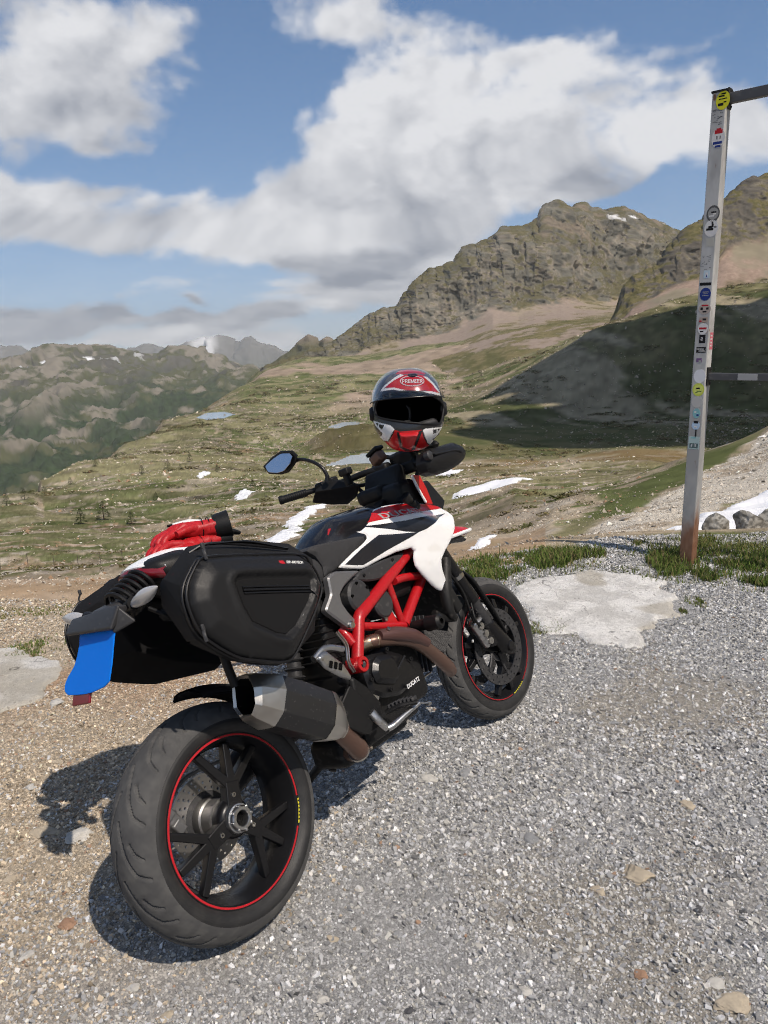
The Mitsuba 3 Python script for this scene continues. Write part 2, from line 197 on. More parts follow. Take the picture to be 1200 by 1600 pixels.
# near rim: pale rubble falling away from the lot
rim = sst(60, 16, R2)
C = mixc(C, mixc(np.broadcast_to(DIRT * 1.15, C.shape), ORANGE * 1.1, sst(.52, .66, n2) * .7) * (.55 + .9 * fbm2(X, Y, 3.5, 4, 78))[..., None], rim * .6 * (verge_d < 0) * (azd < 12))
TR = mixc(np.broadcast_to(np.array((.52, .475, .40)), C.shape), np.array((.36, .30, .225)), sst(.56, .70, fbm2(X * .35 + Y, Y * .35 - X, .7, 4, 81))) * (.75 + .5 * meshkit.noise(np.stack([X, Y, Z], -1) * 9, 4))[..., None]
C = mixc(C, TR, sst(-.05, .15, np.maximum(track_d, path_d - .1)))
C = mixc(C, SNOW * (.93 + .14 * fbm2(X, Y, 2.0, 3, 90))[..., None] * (1 - .25 * sst(.6, .8, fbm2(X, Y, .7, 4, 91)))[..., None], (SNOW_D > 0).astype(float))
V = np.stack([X, Y, Z], -1).reshape(-1, 3); C = np.clip(C, .004, .9).reshape(-1, 3)
F = grid_faces(len(AZ), len(RR))
F = F[:, ::-1]
# drop what lies under the flat gravel lot
rf = (R2 / edge2).reshape(-1)[F].min(1); F = F[rf > .96]
zone = np.zeros(len(F), int)
td, sd, sid = track_d.reshape(-1)[F].mean(1), SNOW_D.reshape(-1)[F].mean(1), SNOW_ID.reshape(-1)[F].max(1)
zone[td > .05] = 1; zone[path_d.reshape(-1)[F].mean(1) > .1] = 3; zone[(sd > 0) & (sid >= 0)] = 2
def land(key, faces, label, mat='terrain_mat'):
    used, inv = np.unique(faces, return_inverse=True)
    k = put(key, trimesh.Trimesh(V[used], inv.reshape(-1, 3), process=False), mat, smooth=True, color=C[used]); tag(k, label, kind='structure'); return k
land('valley_ground', F[zone == 0], 'alpine valley of dry grass, dirt and stones below the gravel lot')
land('gravel_track', F[zone == 1], 'pale gravel track rising to the right behind the post')
land('dirt_path', F[zone == 3], 'pale dirt path across the slope at the left, along the wire fence')
for k in range(len(SNOWS)):
    f = F[(zone == 2) & (sid == k)]
    if len(f): land('snow_patch', f, ('large white snow patch behind the post', 'long snow patch below the left mirror', 'flat snow strip on the brown moor', 'thin snow strip under the hand guard', 'small snow strip beside the front fork', 'small snow patch on the stony slope', 'tiny snow patch high on the stony slope')[k])
scene['water_mat'] = {'type': 'principled', 'base_color': col(.13, .16, .18), 'roughness': .12, 'specular': .6}
for n_, (P, lev) in zip(('lake', 'pond', 'pond'), water):
    poly = Polygon(P).buffer(9).buffer(0); v, f = trimesh.creation.triangulate_polygon(poly, engine='earcut')
    k = put(n_, trimesh.Trimesh(np.c_[v, np.full(len(v), lev)], f, process=False), 'water_mat', smooth=False)
    tag(k, 'still grey-blue mountain lake in the basin' if n_ == 'lake' else 'small distant pond in the meadow', kind='structure')
# ------------------------------------------------------------------ mountains: surfaces lofted from a skyline down through cliff foot and scree
def jag(c, amp, lam, seed):
    c = np.array(c, float); a = np.linspace(0, len(c) - 1, 40 * len(c)); d = np.stack([np.interp(a, np.arange(len(c)), c[:, k]) for k in range(3)], -1)
    d[:, 2] += amp * (meshkit.fbm(np.c_[d[:, 0] / lam, d[:, 1] * 0, d[:, 0] * 0], 4, seed) - .5) * 2; return d
def loft(curves, nu, rows):
    """curves: (n,3) world polylines from the back, over the skyline, down the front; rows: points between one curve and the next"""
    u = np.linspace(0, 1, nu); cs = []
    for c in curves:
        c = np.asarray(c, float); a = np.arctan2(c[:, 0], c[:, 1]); t = (a - a[0]) / (a[-1] - a[0])
        cs.append(np.stack([np.interp(u, t, c[:, k]) for k in range(3)], -1))
    cs = np.array(cs); out = [cs[0][None]]
    knots = np.arange(len(cs)); P = PchipInterpolator(knots, cs, axis=0)
    v = np.concatenate([np.linspace(i, i + 1, n, endpoint=False) for i, n in enumerate(rows)] + [[len(cs) - 1]])
    return P(v).transpose(1, 0, 2), v
def back_of(c, d, drop):
    c = np.array(c, float); k = 1 + d / c[:, 1:2]; b = c * np.c_[k, k, np.ones_like(k)]; b[:, 2] -= drop; return b
def normals_of(P):
    a, b = np.gradient(P, axis=0), np.gradient(P, axis=1); n = np.cross(b, a); n /= np.linalg.norm(n, axis=-1, keepdims=True) + 1e-9
    return np.where((n[..., 1:2] > .3) & (n[..., 2:] < .2), -n, n)
def n3(P, s, octaves=4, seed=0, sq=(1, 1, 1)): return meshkit.fbm(P * np.array(sq) * s, octaves, seed)
def mountain(key, curves, nu, rows, colour, label, disp, flatz=1.0):
    P, v = loft(curves, nu, rows); N = normals_of(P); vv = np.broadcast_to(v[None], P.shape[:2])
    P = P + N * np.array([1, 1, flatz]) * disp(P, vv)[..., None]; N = normals_of(P)
    c = np.clip(colour(P, vv, N), .004, .9)
    k = put(key, trimesh.Trimesh(P.reshape(-1, 3), grid_faces(*P.shape[:2]), process=False), 'terrain_mat', smooth=True, color=c.reshape(-1, 3)); tag(k, label, kind='structure')
def ridged(P, lam, seed, sq=(1, 1, .3)):
    W = P + lam * .35 * (np.stack([meshkit.noise(P / lam + 7 * k, seed + k) for k in range(3)], -1) - .5); o = 0
    for i in range(4): o = o + .5 ** (i + 1) * (1 - np.abs(2 * meshkit.noise(W * np.array(sq) / lam * 1.9 ** i + 3.7 * i, seed + 10 * i) - 1)) ** 1.6
    return (o - .42) * 1.7 + .5

SKY1 = [[-216.681,1400,-39.023],[-195.451,1420,-20.229],[-162.338,1440,-4.853],[-128.428,1455,2.86],[-105.904,1470,6.566],[-76.62,1490,21.804],[-46.309,1510,44.427],[-15.468,1520,62.375],[15.585,1530,79.291],[42.777,1540,83.493],[72.931,1560,118.073],[89.779,1565,135.665],[107.796,1570,149.684],[120.806,1580,145.372],[144.401,1590,157.425],[166.365,1595,165.508],[173.448,1600,180.205],[193.182,1605,198.05],[239.506,1620,207.855],[260.308,1630,232.605],[299.548,1650,231.626],[323.401,1660,243.238],[342.261,1670,253.912],[353.406,1680,276.075],[383.991,1700,284.573],[415.31,1720,278.065],[447.151,1740,284.087],[493.651,1770,273.189],[546.652,1800,286.688],[589.004,1830,272.677],[646.189,1870,260.343],[697.352,1900,244.618],[728.424,1930,237.635],[822.508,1950,188.556],[1056.565,2000,78.419]]
FOOT1 = [[-209.099,1350,-39.723],[-151.361,1370,-42.739],[-102.168,1390,-29.906],[-45.93,1420,-8.128],[11.907,1430,6.422],[58.149,1430,14.715],[109.949,1430,20.529],[145.586,1440,31.673],[212.22,1460,61.313],[260.549,1470,58.765],[291.836,1480,66.013],[349.545,1500,70.583],[405.261,1530,73.611],[462.941,1560,73.097],[589.59,1600,72.95],[899.927,1700,40.506]]
SCREE1 = [[-194.191,1250,-44.637],[-88.951,1200,-38.967],[7.762,1100,-30.34],[91.712,1040,-18.697],[172.435,1020,2.613],[254.346,1020,12.205],[309.279,1040,18.589],[583.207,1100,13.882]]
TOE1 = SCREE1 * np.array([.85, .85, 1]) - np.array([0, 0, 40])
def disp1(P, v):
    rock = sst(.6, 1.0, v) * (1 - sst(1.9, 2.08, v)); top = sst(1.0, 1.35, v) * .9 + .10
    d = 30 * (ridged(P, 150, 1, (1, 1, .22)) - .5) + 20 * (ridged(P, 56, 2, (1, 1, .13)) - .5); fine = 11 * (ridged(P, 19, 3, (1, 1, .25)) - .5) + 6 * (ridged(P, 7, 4, (1, 1, .5)) - .5)
    return rock * (top * d + (.4 + .6 * top) * fine) + (1 - rock) * (10 * (n3(P, 1 / 60., 4, 6) - .5) + 2.5 * (n3(P, 1 / 9., 2, 7) - .5))
def col1(P, v, N):
    a, b, s = n3(P, 1 / 70., 5, 11), n3(P, 1 / 16., 4, 12), n3(P, 1 / 4., 2, 13)
    rock = mixc(np.broadcast_to(np.array((.105, .100, .082)), P.shape), np.array((.20, .175, .142)), sst(.4, .65, b)); rock = rock * (.30 + .70 * ridged(P, 26, 5, (1, 1, .2)) + .30 * s + .35 * ridged(P, 9, 6, (1, 1, .5)))[..., None].clip(.25, 1.4)
    moss = mixc(np.broadcast_to(np.array((.082, .080, .036)), P.shape), np.array((.12, .105, .055)), s)
    c = mixc(rock, moss, sst(.46, .55, b * .55 + a * .45 + .22 * (N[..., 2] - .55)) * .92)
    pink = np.array((.25, .20, .165)) * (.85 + .3 * s)[..., None]
    c = mixc(c, pink, sst(.58, .68, a * .7 + b * .3 + .0009 * (P[..., 2] - 190)) * .6)
    scree = mixc(pink * 1.12, np.array((.30, .25, .185)) * (.7 + .6 * b)[..., None], sst(.4, .6, a))
    grass = mixc(np.broadcast_to(np.array((.105, .102, .045)), P.shape), np.array((.17, .145, .075)), sst(.4, .6, b))
    low = mixc(scree, grass * (.7 + .6 * s)[..., None], sst(.47, .56, a * .6 + b * .4 + .16 * (v - 2.45)))
    c = mixc(c, low, sst(1.93, 2.03, v + (b - .5) * .28))
    snow = sst(.70, .76, n3(P, 1 / 55., 3, 17, (1, 1, 2.4)) + .0006 * (P[..., 2] - 270)) * sst(225, 265, P[..., 2]) * sst(440, 520, P[..., 0])
    return mixc(c, SNOW, snow)
mountain('mountain', [back_of(SKY1, 260, 200), jag(SKY1, 8, 20, 5), FOOT1, SCREE1, TOE1], 640, (8, 120, 60, 40), col1, 'big rocky mountain with jagged ridge and pink scree', disp1, .12)
SKY2 = [[225.208,800,7.651],[234.166,805,18.08],[240.546,810,30.565],[248.11,815,49.334],[262.902,822,64.939],[281.65,830,73.118],[297.468,838,77.741],[305.134,842,89.283],[324.781,852,108.822],[348.248,862,123.397],[372.637,874,143.641],[393.408,884,157.549],[410.333,892,166.879],[431.167,900,172.279],[487.792,930,189.8],[575.326,970,205.851],[749.767,1000,188.33]]
FOOT2 = [[215.547,770,6.264],[225.922,770,13.084],[244.683,772,28.606],[273.019,775,42.583],[298.44,778,52.522],[323.614,780,60.033],[346.763,800,80.928],[368.99,808,87.679],[394.52,815,90.016],[517.478,860,97.475],[683.595,900,96.521]]
SCREE2 = [[192.118,690,1.485],[205.31,690,7.461],[269.346,715,28.819],[355.832,730,40.868],[460.808,760,45.978],[612.767,800,43.393]]
def disp2(P, v):
    rock = sst(.6, 1.0, v) * (1 - sst(1.85, 2.1, v)); top = sst(1.0, 1.25, v) * .8 + .2
    return rock * top * (13 * (ridged(P, 60, 21) - .5) + 7 * (ridged(P, 24, 22) - .5) + 3.5 * (ridged(P, 9, 23, (1, 1, .6)) - .5)) + rock * 2.4 * (n3(P, 1 / 4., 2, 24) - .5) + (1 - rock) * (4 * (n3(P, 1 / 30., 4, 26) - .5) + 1.2 * (n3(P, 1 / 5., 2, 27) - .5))
def col2(P, v, N):
    a, b, s = n3(P, 1 / 40., 5, 31), n3(P, 1 / 10., 4, 32), n3(P, 1 / 2.4, 2, 33)
    rock = mixc(np.broadcast_to(np.array((.11, .10, .085)), P.shape), np.array((.19, .17, .14)), sst(.42, .62, b)) * (.7 + .6 * s)[..., None]
    moss = mixc(np.broadcast_to(np.array((.098, .092, .04)), P.shape), np.array((.15, .13, .065)), sst(.35, .65, s))
    c = mixc(rock, moss, sst(.46, .56, a * .4 + b * .6 + .3 * (N[..., 2] - .6)))
    pink = np.array((.30, .225, .18)) * (.7 + .6 * s)[..., None]
    scree = mixc(pink, np.array((.25, .22, .16)) * (.7 + .6 * b)[..., None], sst(.45, .6, a))
    c = mixc(c, scree, sst(1.86, 2.02, v + (a - .5) * .5))
    grass = moss * .9
    return mixc(c, grass, sst(2.55, 2.85, v + (b - .5) * .5) * .8)
mountain('mountain', [back_of(SKY2, 160, 90), jag(SKY2, 4, 14, 6), FOOT2, SCREE2, SCREE2 * np.array([.93, .93, 1]) - np.array([0, 0, 22])], 330, (6, 110, 60, 24), col2, 'nearer rocky hill rising off the right edge behind the post', disp2, .2)
# far ridges to the left
SKY3 = [[-2677.005,3900,-60.602],[-2333.324,4100,47.151],[-2182.617,4300,-28.989],[-2064.776,4350,-7.429],[-1964.175,4450,28.701],[-1857.218,4500,48.737],[-1783.501,4550,74.152],[-1691.292,4600,84.995],[-1562.105,4650,72.826],[-1489.042,4700,33.136],[-1431.218,4750,8.122],[-1349.799,4800,8.185],[-1285.427,4850,12.82],[-1198.786,4900,28.31],[-1113.312,4950,9.151],[-986.89,5000,-27.757],[-845.874,5100,-75.058],[-637.501,5200,-164.076]]
MID3 = [[-2169.044,3100,-271.936],[-1691.778,3500,-223.229],[-1464.61,3650,-215.221],[-1226.766,3850,-183.796],[-1019.208,4100,-151.237],[-879.631,4400,-160.323],[-581.168,4700,-223.271]]
FOOT3 = [[-1647.894,2300,-411.483],[-1215.277,2450,-377.405],[-1047.657,2550,-348.19],[-894.808,2750,-305.103],[-767.094,3200,-235.074],[-657.854,3900,-203.145],[-534.676,4300,-249.054]]
def disp3(P, v):
    top = (sst(1.0, 1.4, v) * .9 + .10) * sst(-.1, .9, v)
    return top * (150 * (ridged(P, 900, 41, (1, 1, .35)) - .5) + 75 * (ridged(P, 380, 42, (1, 1, .8)) - .5) + 44 * (ridged(P, 150, 43, (1, 1, .9)) - .5) + 16 * (ridged(P, 50, 45, (1, 1, 1)) - .5)) + 20 * (n3(P, 1 / 60., 3, 44) - .5)
def col3(P, v, N):
    a, b, s = n3(P, 1 / 420., 5, 51), n3(P, 1 / 110., 4, 52), n3(P, 1 / 28., 2, 53)
    rock = np.array((.098, .092, .076)) * (.6 + .8 * b)[..., None]; grass = np.array((.075, .078, .036)) * (.7 + .6 * s)[..., None]
    c = mixc(rock, grass, sst(.40, .52, b * .6 + a * .4 + .2 * (N[..., 2] - .6)))
    pale = np.array((.21, .185, .15)) * (.8 + .4 * s)[..., None]
    c = mixc(c, pale, sst(.60, .66, b * .30 + a * .35 + n3(P, 1 / 45., 4, 54) * .35 + .10 * (P[..., 2] > -260)) * .9)
    c = mixc(c, FOREST * 1.25 * (.3 + 1.4 * n3(P, 1 / 13., 2, 58))[..., None], sst(-60, -190, P[..., 2] + (a - .5) * 260) * sst(.62, .50, b) * .95)
    snow = sst(.70, .73, n3(P, 1 / 110., 4, 57)) * sst(-160, -40, P[..., 2]) * sst(-1100, -1600, P[..., 0])
    return mixc(c, SNOW * .9, snow)
mountain('far_ridge', [back_of(SKY3, 700, 450), jag(SKY3, 18, 120, 7), MID3, FOOT3, FOOT3 * np.array([.85, .85, 1]) - np.array([0, 0, 110])], 420, (6, 80, 90, 50), col3, 'long brown ridge with forested lower slopes across the deep valley', disp3)
SKY4 = [[-7124.634,10000,169.124],[-5411.145,10400,162.706],[-5121.306,10500,200.287],[-4951.702,10500,210.1],[-4783.283,10500,211.726],[-4656.02,10500,157.314],[-4544.202,10700,118.777],[-4364.169,11000,109.991],[-4236.801,12000,70.928],[-3757.828,12000,42.654],[-3444.72,12000,87.056],[-3226.657,12000,50.154],[-2959.088,12300,76.43],[-2634.868,12400,73.127],[-2470.307,12500,135.183],[-2305.764,12500,59.956],[-1874.267,12000,82.064],[-1657.262,11800,27.014],[-1342.028,11500,-38.752],[-652.132,11500,-120.389],[1013.302,11500,-258.85]]
FOOT4 = SKY4 * np.array([.84, .84, 1]) - np.array([0, 0, 900])
def disp4(P, v): return (sst(1.0, 1.4, v) * .9 + .1) * (420 * (ridged(P, 1500, 61, (1, 1, .6)) - .5) + 170 * (ridged(P, 520, 62, (1, 1, .6)) - .5)) + 60 * (n3(P, 1 / 160., 3, 63) - .5)
def col4(P, v, N):
    a, b = n3(P, 1 / 700., 4, 71), n3(P, 1 / 200., 3, 72)
    c = mixc(np.broadcast_to(np.array((.12, .115, .105)), P.shape), np.array((.07, .08, .05)), sst(20, -250, P[..., 2]))
    peak = np.exp(-((np.degrees(np.arctan2(P[..., 0], P[..., 1])) + 12.3) / .9) ** 4) + np.exp(-((np.degrees(np.arctan2(P[..., 0], P[..., 1])) + 27.6) / 1.9) ** 4)
    return mixc(c, SNOW * .7, sst(.56, .64, a * .35 + b * .65 + .0012 * (P[..., 2] + 30)) * np.clip(peak + .0, 0, 1) * sst(-220, -60, P[..., 2]))
mountain('snow_range', [back_of(SKY4, 1500, 900), SKY4, FOOT4], 420, (5, 60), col4, 'faint blue range with snowy peaks on the far horizon', disp4)
SKY5 = [[-405.449,2700,-55.687],[-353.234,2700,-25.614],[-298.823,2700,8.477],[-262.491,2700,34.625],[-230.993,2700,54.524],[-211.94,2720,37.078],[-195.48,2730,32.255],[-173.959,2750,48.808],[-148.555,2760,39.322],[-99.928,2780,7.097],[-1.409,2800,-43.196]]
mountain('distant_peak', [back_of(SKY5, 300, 200), SKY5, SKY5 * np.array([.9, .9, 1]) - np.array([0, 0, 190])], 160, (5, 60), lambda P, v, N: mixc(np.array((.20, .165, .13)) * (.6 + .8 * n3(P, 1 / 40., 4, 82))[..., None], np.array((.085, .083, .04)), sst(60, 0, P[..., 2] + 60 * (n3(P, 1 / 90., 3, 83) - .5))), 'small brown pointed peak behind the ridge', lambda P, v: (sst(1, 1.4, v) * .9 + .1) * (50 * (ridged(P, 160, 84) - .5) + 22 * (ridged(P, 60, 85) - .5)))
# ------------------------------------------------------------------ the gravel lot
gx_ = np.concatenate([np.linspace(-33, -4.2, 60)[:-1], np.arange(-4.2, 4.6, .05), np.linspace(4.6, 33, 60)[1:]]); gy_ = np.concatenate([np.linspace(-33, 1.2, 60)[:-1], np.arange(1.2, 7.6, .05), np.linspace(7.6, 14, 20)])
GX, GY = np.meshgrid(gx_, gy_, indexing='ij')
def lot_z(x, y):
    x, y = np.asarray(x, float), np.asarray(y, float); r = np.hypot(x, y); e = np.interp(np.degrees(np.arctan2(x, y)), AZ, edge_r)
    z = .012 * (fbm2(x, y, .7, 3, 101) - .5) * 2 + .010 * (fbm2(x, y, 4.5, 3, 102) - .5) + .006 * (fbm2(x, y, 22, 2, 103) - .5) + .05 * sst(.75, 1.0, r / e) * (fbm2(x, y, 2.2, 3, 104) - .4)
    for cx, cy in ((-.27, 1.70), (.60, 3.02)): z = z * (1 - np.exp(-(((x - cx) ** 2 + (y - cy) ** 2) / .12)))
    return z - .5 * sst(1.02, 1.12, r / e)
GZ = lot_z(GX, GY)
v_ = np.stack([GX, GY, GZ], -1).reshape(-1, 3); f_ = grid_faces(*GX.shape)[:, ::-1]
re_ = (np.hypot(v_[:, 0], v_[:, 1]) / np.interp(np.degrees(np.arctan2(v_[:, 0], v_[:, 1])), AZ, edge_r))
f_ = f_[re_[f_].min(1) < 1.08]
TANZ = lambda x, y: sst(.1, -1.0, x + .35 * np.abs(y - 3.0) - .1 + .9 * (fbm2(x, y, .9, 3, 105) - .5))
def lot_colour(x, y):
    t = TANZ(x, y); a, b = fbm2(x, y, 1.6, 4, 106), fbm2(x, y, 9, 3, 107)
    c = mixc(np.broadcast_to(np.array((.215, .213, .208)), x.shape + (3,)), np.array((.27, .232, .182)), t)
    c = mixc(c, np.array((.20, .178, .14)), sst(.54, .70, a) * .65)
    c = mixc(c, np.array((.26, .155, .085)), sst(.50, .62, fbm2(x, y, 1.1, 4, 108)) * t * sst(3.0, 3.9, y) * .85)
    return c * (.7 + .6 * b)[..., None]
def lot_tone(p, n, uv):
    t = mikit.smoothstep(.15, -1.1, p.x + .35 * dj.abs(p.y - 3.0) - .1 + .9 * (mikit.fbm(p.x * .9, p.y * .9, 5., 3) - .5)); a = mikit.fbm(p.x * 1.6, p.y * 1.6, 9., 3)
    c = mikit.mix((.345, .345, .342), (.41, .35, .27), t); c = mikit.mix(c, (.29, .258, .205), mikit.smoothstep(.54, .70, a) * .6)
    c = mikit.mix(c, (.36, .235, .15), mikit.smoothstep(.50, .64, mikit.fbm(p.x * 1.1, p.y * 1.1, 3., 3)) * t * mikit.smoothstep(2.9, 3.8, p.y) * .8)
    d1, e1, k1 = mikit.voronoi(p.x * 115, p.y * 115); k2 = mikit.cell_rand(dj.floor(p.x * 310), dj.floor(p.y * 310), 4)
    return c * (.55 + .75 * k1 * k1 + .35 * k2) * (.72 + .28 * mikit.smoothstep(.0, .25, e1 - d1))
def lot_relief(p, n, uv):
    d1, e1, k1 = mikit.voronoi(p.x * 115, p.y * 115); return mikit.smoothstep(.0, .5, e1 - d1) * (.4 + .6 * k1)
scene['lot_mat'] = {'type': 'twosided', 'bsdf': {'type': 'bumpmap', 'scale': .0030, 'texture': mikit.proc(lot_relief, 4e-4), 'bsdf': {'type': 'diffuse', 'reflectance': mikit.proc(lot_tone)}}}
put('gravel_ground', trimesh.Trimesh(v_, f_, process=False), 'lot_mat', smooth=True)
tag('gravel_ground', 'crushed grey and tan gravel lot on the mountain pass', kind='structure')
# slabs of pale concrete showing through
def slab_tone(p, n, uv):
    a, b = mikit.fbm(p.x * 7, p.y * 7, 2., 4), mikit.fbm(p.x * 55, p.y * 55, 4., 3); k = mikit.cell_rand(dj.floor(p.x * 230), dj.floor(p.y * 230), 7); cr = dj.abs(mikit.fbm(p.x * 2.3, p.y * 2.3, 8., 4) - .5)
    c = mikit.mix((.47, .46, .435), (.66, .65, .625), mikit.smoothstep(.35, .65, a * .6 + b * .4)); c = c * (.78 + .36 * k)
    c = mikit.mix(c, (.16, .15, .135), mikit.smoothstep(.72, .80, b) * .7); c = mikit.mix(c, (.30, .27, .21), mikit.smoothstep(.58, .72, mikit.fbm(p.x * 3, p.y * 3, 6., 3)) * .6)
    return c * (1 - .5 * mikit.smoothstep(.007, .002, cr))
def slab_relief(p, n, uv): return mikit.fbm(p.x * 40, p.y * 40, 1., 3) + .5 * mikit.noise(p.x * 190, p.y * 190)
scene['slab_mat'] = {'type': 'twosided', 'bsdf': {'type': 'bumpmap', 'scale': .006, 'texture': mikit.proc(slab_relief, 6e-4), 'bsdf': {'type': 'diffuse', 'reflectance': mikit.proc(slab_tone)}}}
diffuse('stone_mat', VC)


SLABS = [([[0.811,4.708],[0.937,4.854],[1.121,4.971],[1.284,4.993],[1.457,4.925],[1.576,4.768],[1.649,4.625],[1.703,4.468],[1.692,4.26],[1.61,4.119],[1.503,4.1],[1.385,4.013],[1.294,3.946],[1.186,3.929],[1.101,3.996],[1.007,4.066],[0.898,4.068],[0.848,4.208],[0.808,4.344],[0.802,4.52]], (.40, .395, .38), 'pale concrete patch in the gravel beside the front wheel'), ([[-2.233,4.027],[-2.145,4.064],[-2.047,4.081],[-1.956,4.1],[-1.843,4.014],[-1.747,3.88],[-1.719,3.744],[-1.752,3.638],[-1.803,3.539],[-1.883,3.448],[-1.933,3.425]], (.38, .365, .34), 'pale grey concrete patch in the gravel at the left edge')]
slab_polys = []
for P, c, lab in SLABS:
    P = np.array(P); poly = Polygon(P).buffer(.11).buffer(0); a, b, c2, d = poly.bounds; st = .022
    ux, uy = np.meshgrid(np.arange(a - .1, c2 + .1, st), np.arange(b - .1, d + .1, st), indexing='ij')
    from shapely import points, distance
    inn = contains_xy(poly, ux, uy); dist = distance(points(ux, uy), poly.exterior); sd = np.where(inn, dist, -dist) + (fbm2(ux, uy, 3.2, 6, 111) - .5) * .55
    slab_polys.append(poly)
    z = lot_z(ux, uy) - .03 + .045 * sst(-.02, .07, sd) + .012 * (fbm2(ux, uy, 5, 4, 112) - .5) + .004 * (fbm2(ux, uy, 30, 2, 113) - .5) - .02 * sst(.66, .72, fbm2(ux, uy, 3.3, 3, 115)) * 0
    crack = np.abs(fbm2(ux, uy, 2.2, 4, 114) - .5); z = z - .006 * sst(.008, .0, crack)
    f = grid_faces(*ux.shape)[:, ::-1]; keep = sd.reshape(-1)[f].max(1) > -.03
    k = put('concrete_patch', trimesh.Trimesh(np.stack([ux, uy, z], -1).reshape(-1, 3), f[keep], process=False), 'slab_mat', smooth=True); tag(k, lab, kind='structure')
# crushed stone: every pebble a small angular solid
BOX8 = np.array([[a, b, c] for a in (-1, 1) for b in (-1, 1) for c in (-1, 1)], float) * .5
BOXF = np.array([[0, 1, 3], [0, 3, 2], [4, 6, 7], [4, 7, 5], [0, 4, 5], [0, 5, 1], [2, 3, 7], [2, 7, 6], [0, 2, 6], [0, 6, 4], [1, 5, 7], [1, 7, 3]])
def rot_rand(n):
    q = rng.normal(size=(n, 4)); q /= np.linalg.norm(q, axis=1, keepdims=True); w, x, y, z = q.T
    return np.stack([1 - 2 * (y * y + z * z), 2 * (x * y - z * w), 2 * (x * z + y * w), 2 * (x * y + z * w), 1 - 2 * (x * x + z * z), 2 * (y * z - x * w), 2 * (x * z - y * w), 2 * (y * z + x * w), 1 - 2 * (x * x + y * y)], 1).reshape(n, 3, 3)
OCT8 = np.array([[.6, 0, 0], [-.6, 0, 0], [0, .55, 0], [0, -.55, 0], [0, 0, .6], [0, 0, -.6]]); OCTF = np.array([[0, 2, 4], [2, 1, 4], [1, 3, 4], [3, 0, 4], [2, 0, 5], [1, 2, 5], [3, 1, 5], [0, 3, 5]])
def chips(pos, size, colr, sink=.25, flat=.62, eight=False):
    n = len(pos); B_, F_ = (OCT8, OCTF) if eight else (BOX8, BOXF); nb = len(B_); v = (B_[None] * (1 + .55 * (rng.random((n, nb, 3)) - .5)) + (rng.random((n, nb, 3)) - .5) * (.42 if eight else 0)) * np.array([1.15, .9, flat])
    corner = rng.random((n, nb, 1)) < .3; v = np.where(corner & (not eight), v * .62, v)
    ang = rng.random(n) * 2 * np.pi; tl = rng.normal(size=(n, 2)) * .38; R = np.zeros((n, 3, 3)); c, s = np.cos(ang), np.sin(ang)
    R[:, 0, 0], R[:, 0, 1], R[:, 1, 0], R[:, 1, 1], R[:, 2, 2] = c, -s, s, c, 1
    R[:, 2, 0], R[:, 2, 1] = tl[:, 0], tl[:, 1]
    v = np.einsum('nij,nkj->nki', R, v) * size[:, None, None] + pos[:, None]; v[..., 2] += (size * flat * (.5 - sink))[:, None]
    f = (F_[None] + np.arange(n)[:, None, None] * nb).reshape(-1, 3)
    return v.reshape(-1, 3), f, np.repeat(colr, nb, 0)
def lot_points(n, rmin, rmax, p=0.0):
    out = []
    while sum(map(len, out)) < n:
        u = rng.random(n); r = (rmin ** (2 - p) + u * (rmax ** (2 - p) - rmin ** (2 - p))) ** (1 / (2 - p)); a = np.radians(rng.uniform(-31, 31, n))
        x, y = r * np.sin(a), r * np.cos(a); e = np.interp(np.degrees(a), AZ, edge_r)
        ok = r < e * 1.04
        for pl in slab_polys: ok &= ~contains_xy(pl, x, y) | (rng.random(n) < np.where(contains_xy(pl.buffer(-.16), x, y), .07, .5))
        ok &= rng.random(n) < 1 - .6 * sst(.58, .68, fbm2(x, y, 1.6, 4, 106))
        out.append(np.stack([x, y], 1)[ok])
    return np.concatenate(out)[:n]
def pebble_colour(x, y):
    n = len(x); t = TANZ(x, y); k = rng.random(n)
    grey = np.array((.35, .352, .355))[None] * np.exp(rng.normal(0, .40, n))[:, None]; tan_ = np.array((.43, .36, .27))[None] * np.exp(rng.normal(0, .34, n))[:, None]
    warm = np.array((.41, .40, .37))[None] * np.exp(rng.normal(0, .3, n))[:, None]
    c = np.where((rng.random(n) < t * .85)[:, None], tan_, np.where((k < .28)[:, None], warm, grey))
    c = np.where((rng.random(n) < .05)[:, None], np.array((.62, .60, .57)) * rng.uniform(.8, 1.15, (n, 1)), c)
    c = np.where((rng.random(n) < .035 * t + .004)[:, None], np.array((.33, .22, .155)), c)
    return np.clip(c, .03, .8)
NP = 135000
xy = lot_points(NP, 1.5, 7.0, .9); r_ = np.hypot(*xy.T)
size = np.minimum(.00185 * r_ * (1 - rng.random(NP)) ** (-.36), .009 + .0016 * r_) * np.where(TANZ(*xy.T) > .5, .85, 1)
pz, pc, nr = lot_z(*xy.T), pebble_colour(*xy.T), r_ < 3.2
v, f, c = chips(np.c_[xy, pz][nr], size[nr], pc[nr]); v2, f2, c2 = chips(np.c_[xy, pz][~nr], size[~nr], pc[~nr], .25, .72, True); v, f, c = np.vstack([v, v2]), np.vstack([f, f2 + len(v)]), np.vstack([c, c2])
put('gravel', trimesh.Trimesh(v, f, process=False), 'stone_mat', smooth=False, color=c); tag('gravel', 'loose crushed gravel strewn over the lot', 'gravel', kind='stuff')
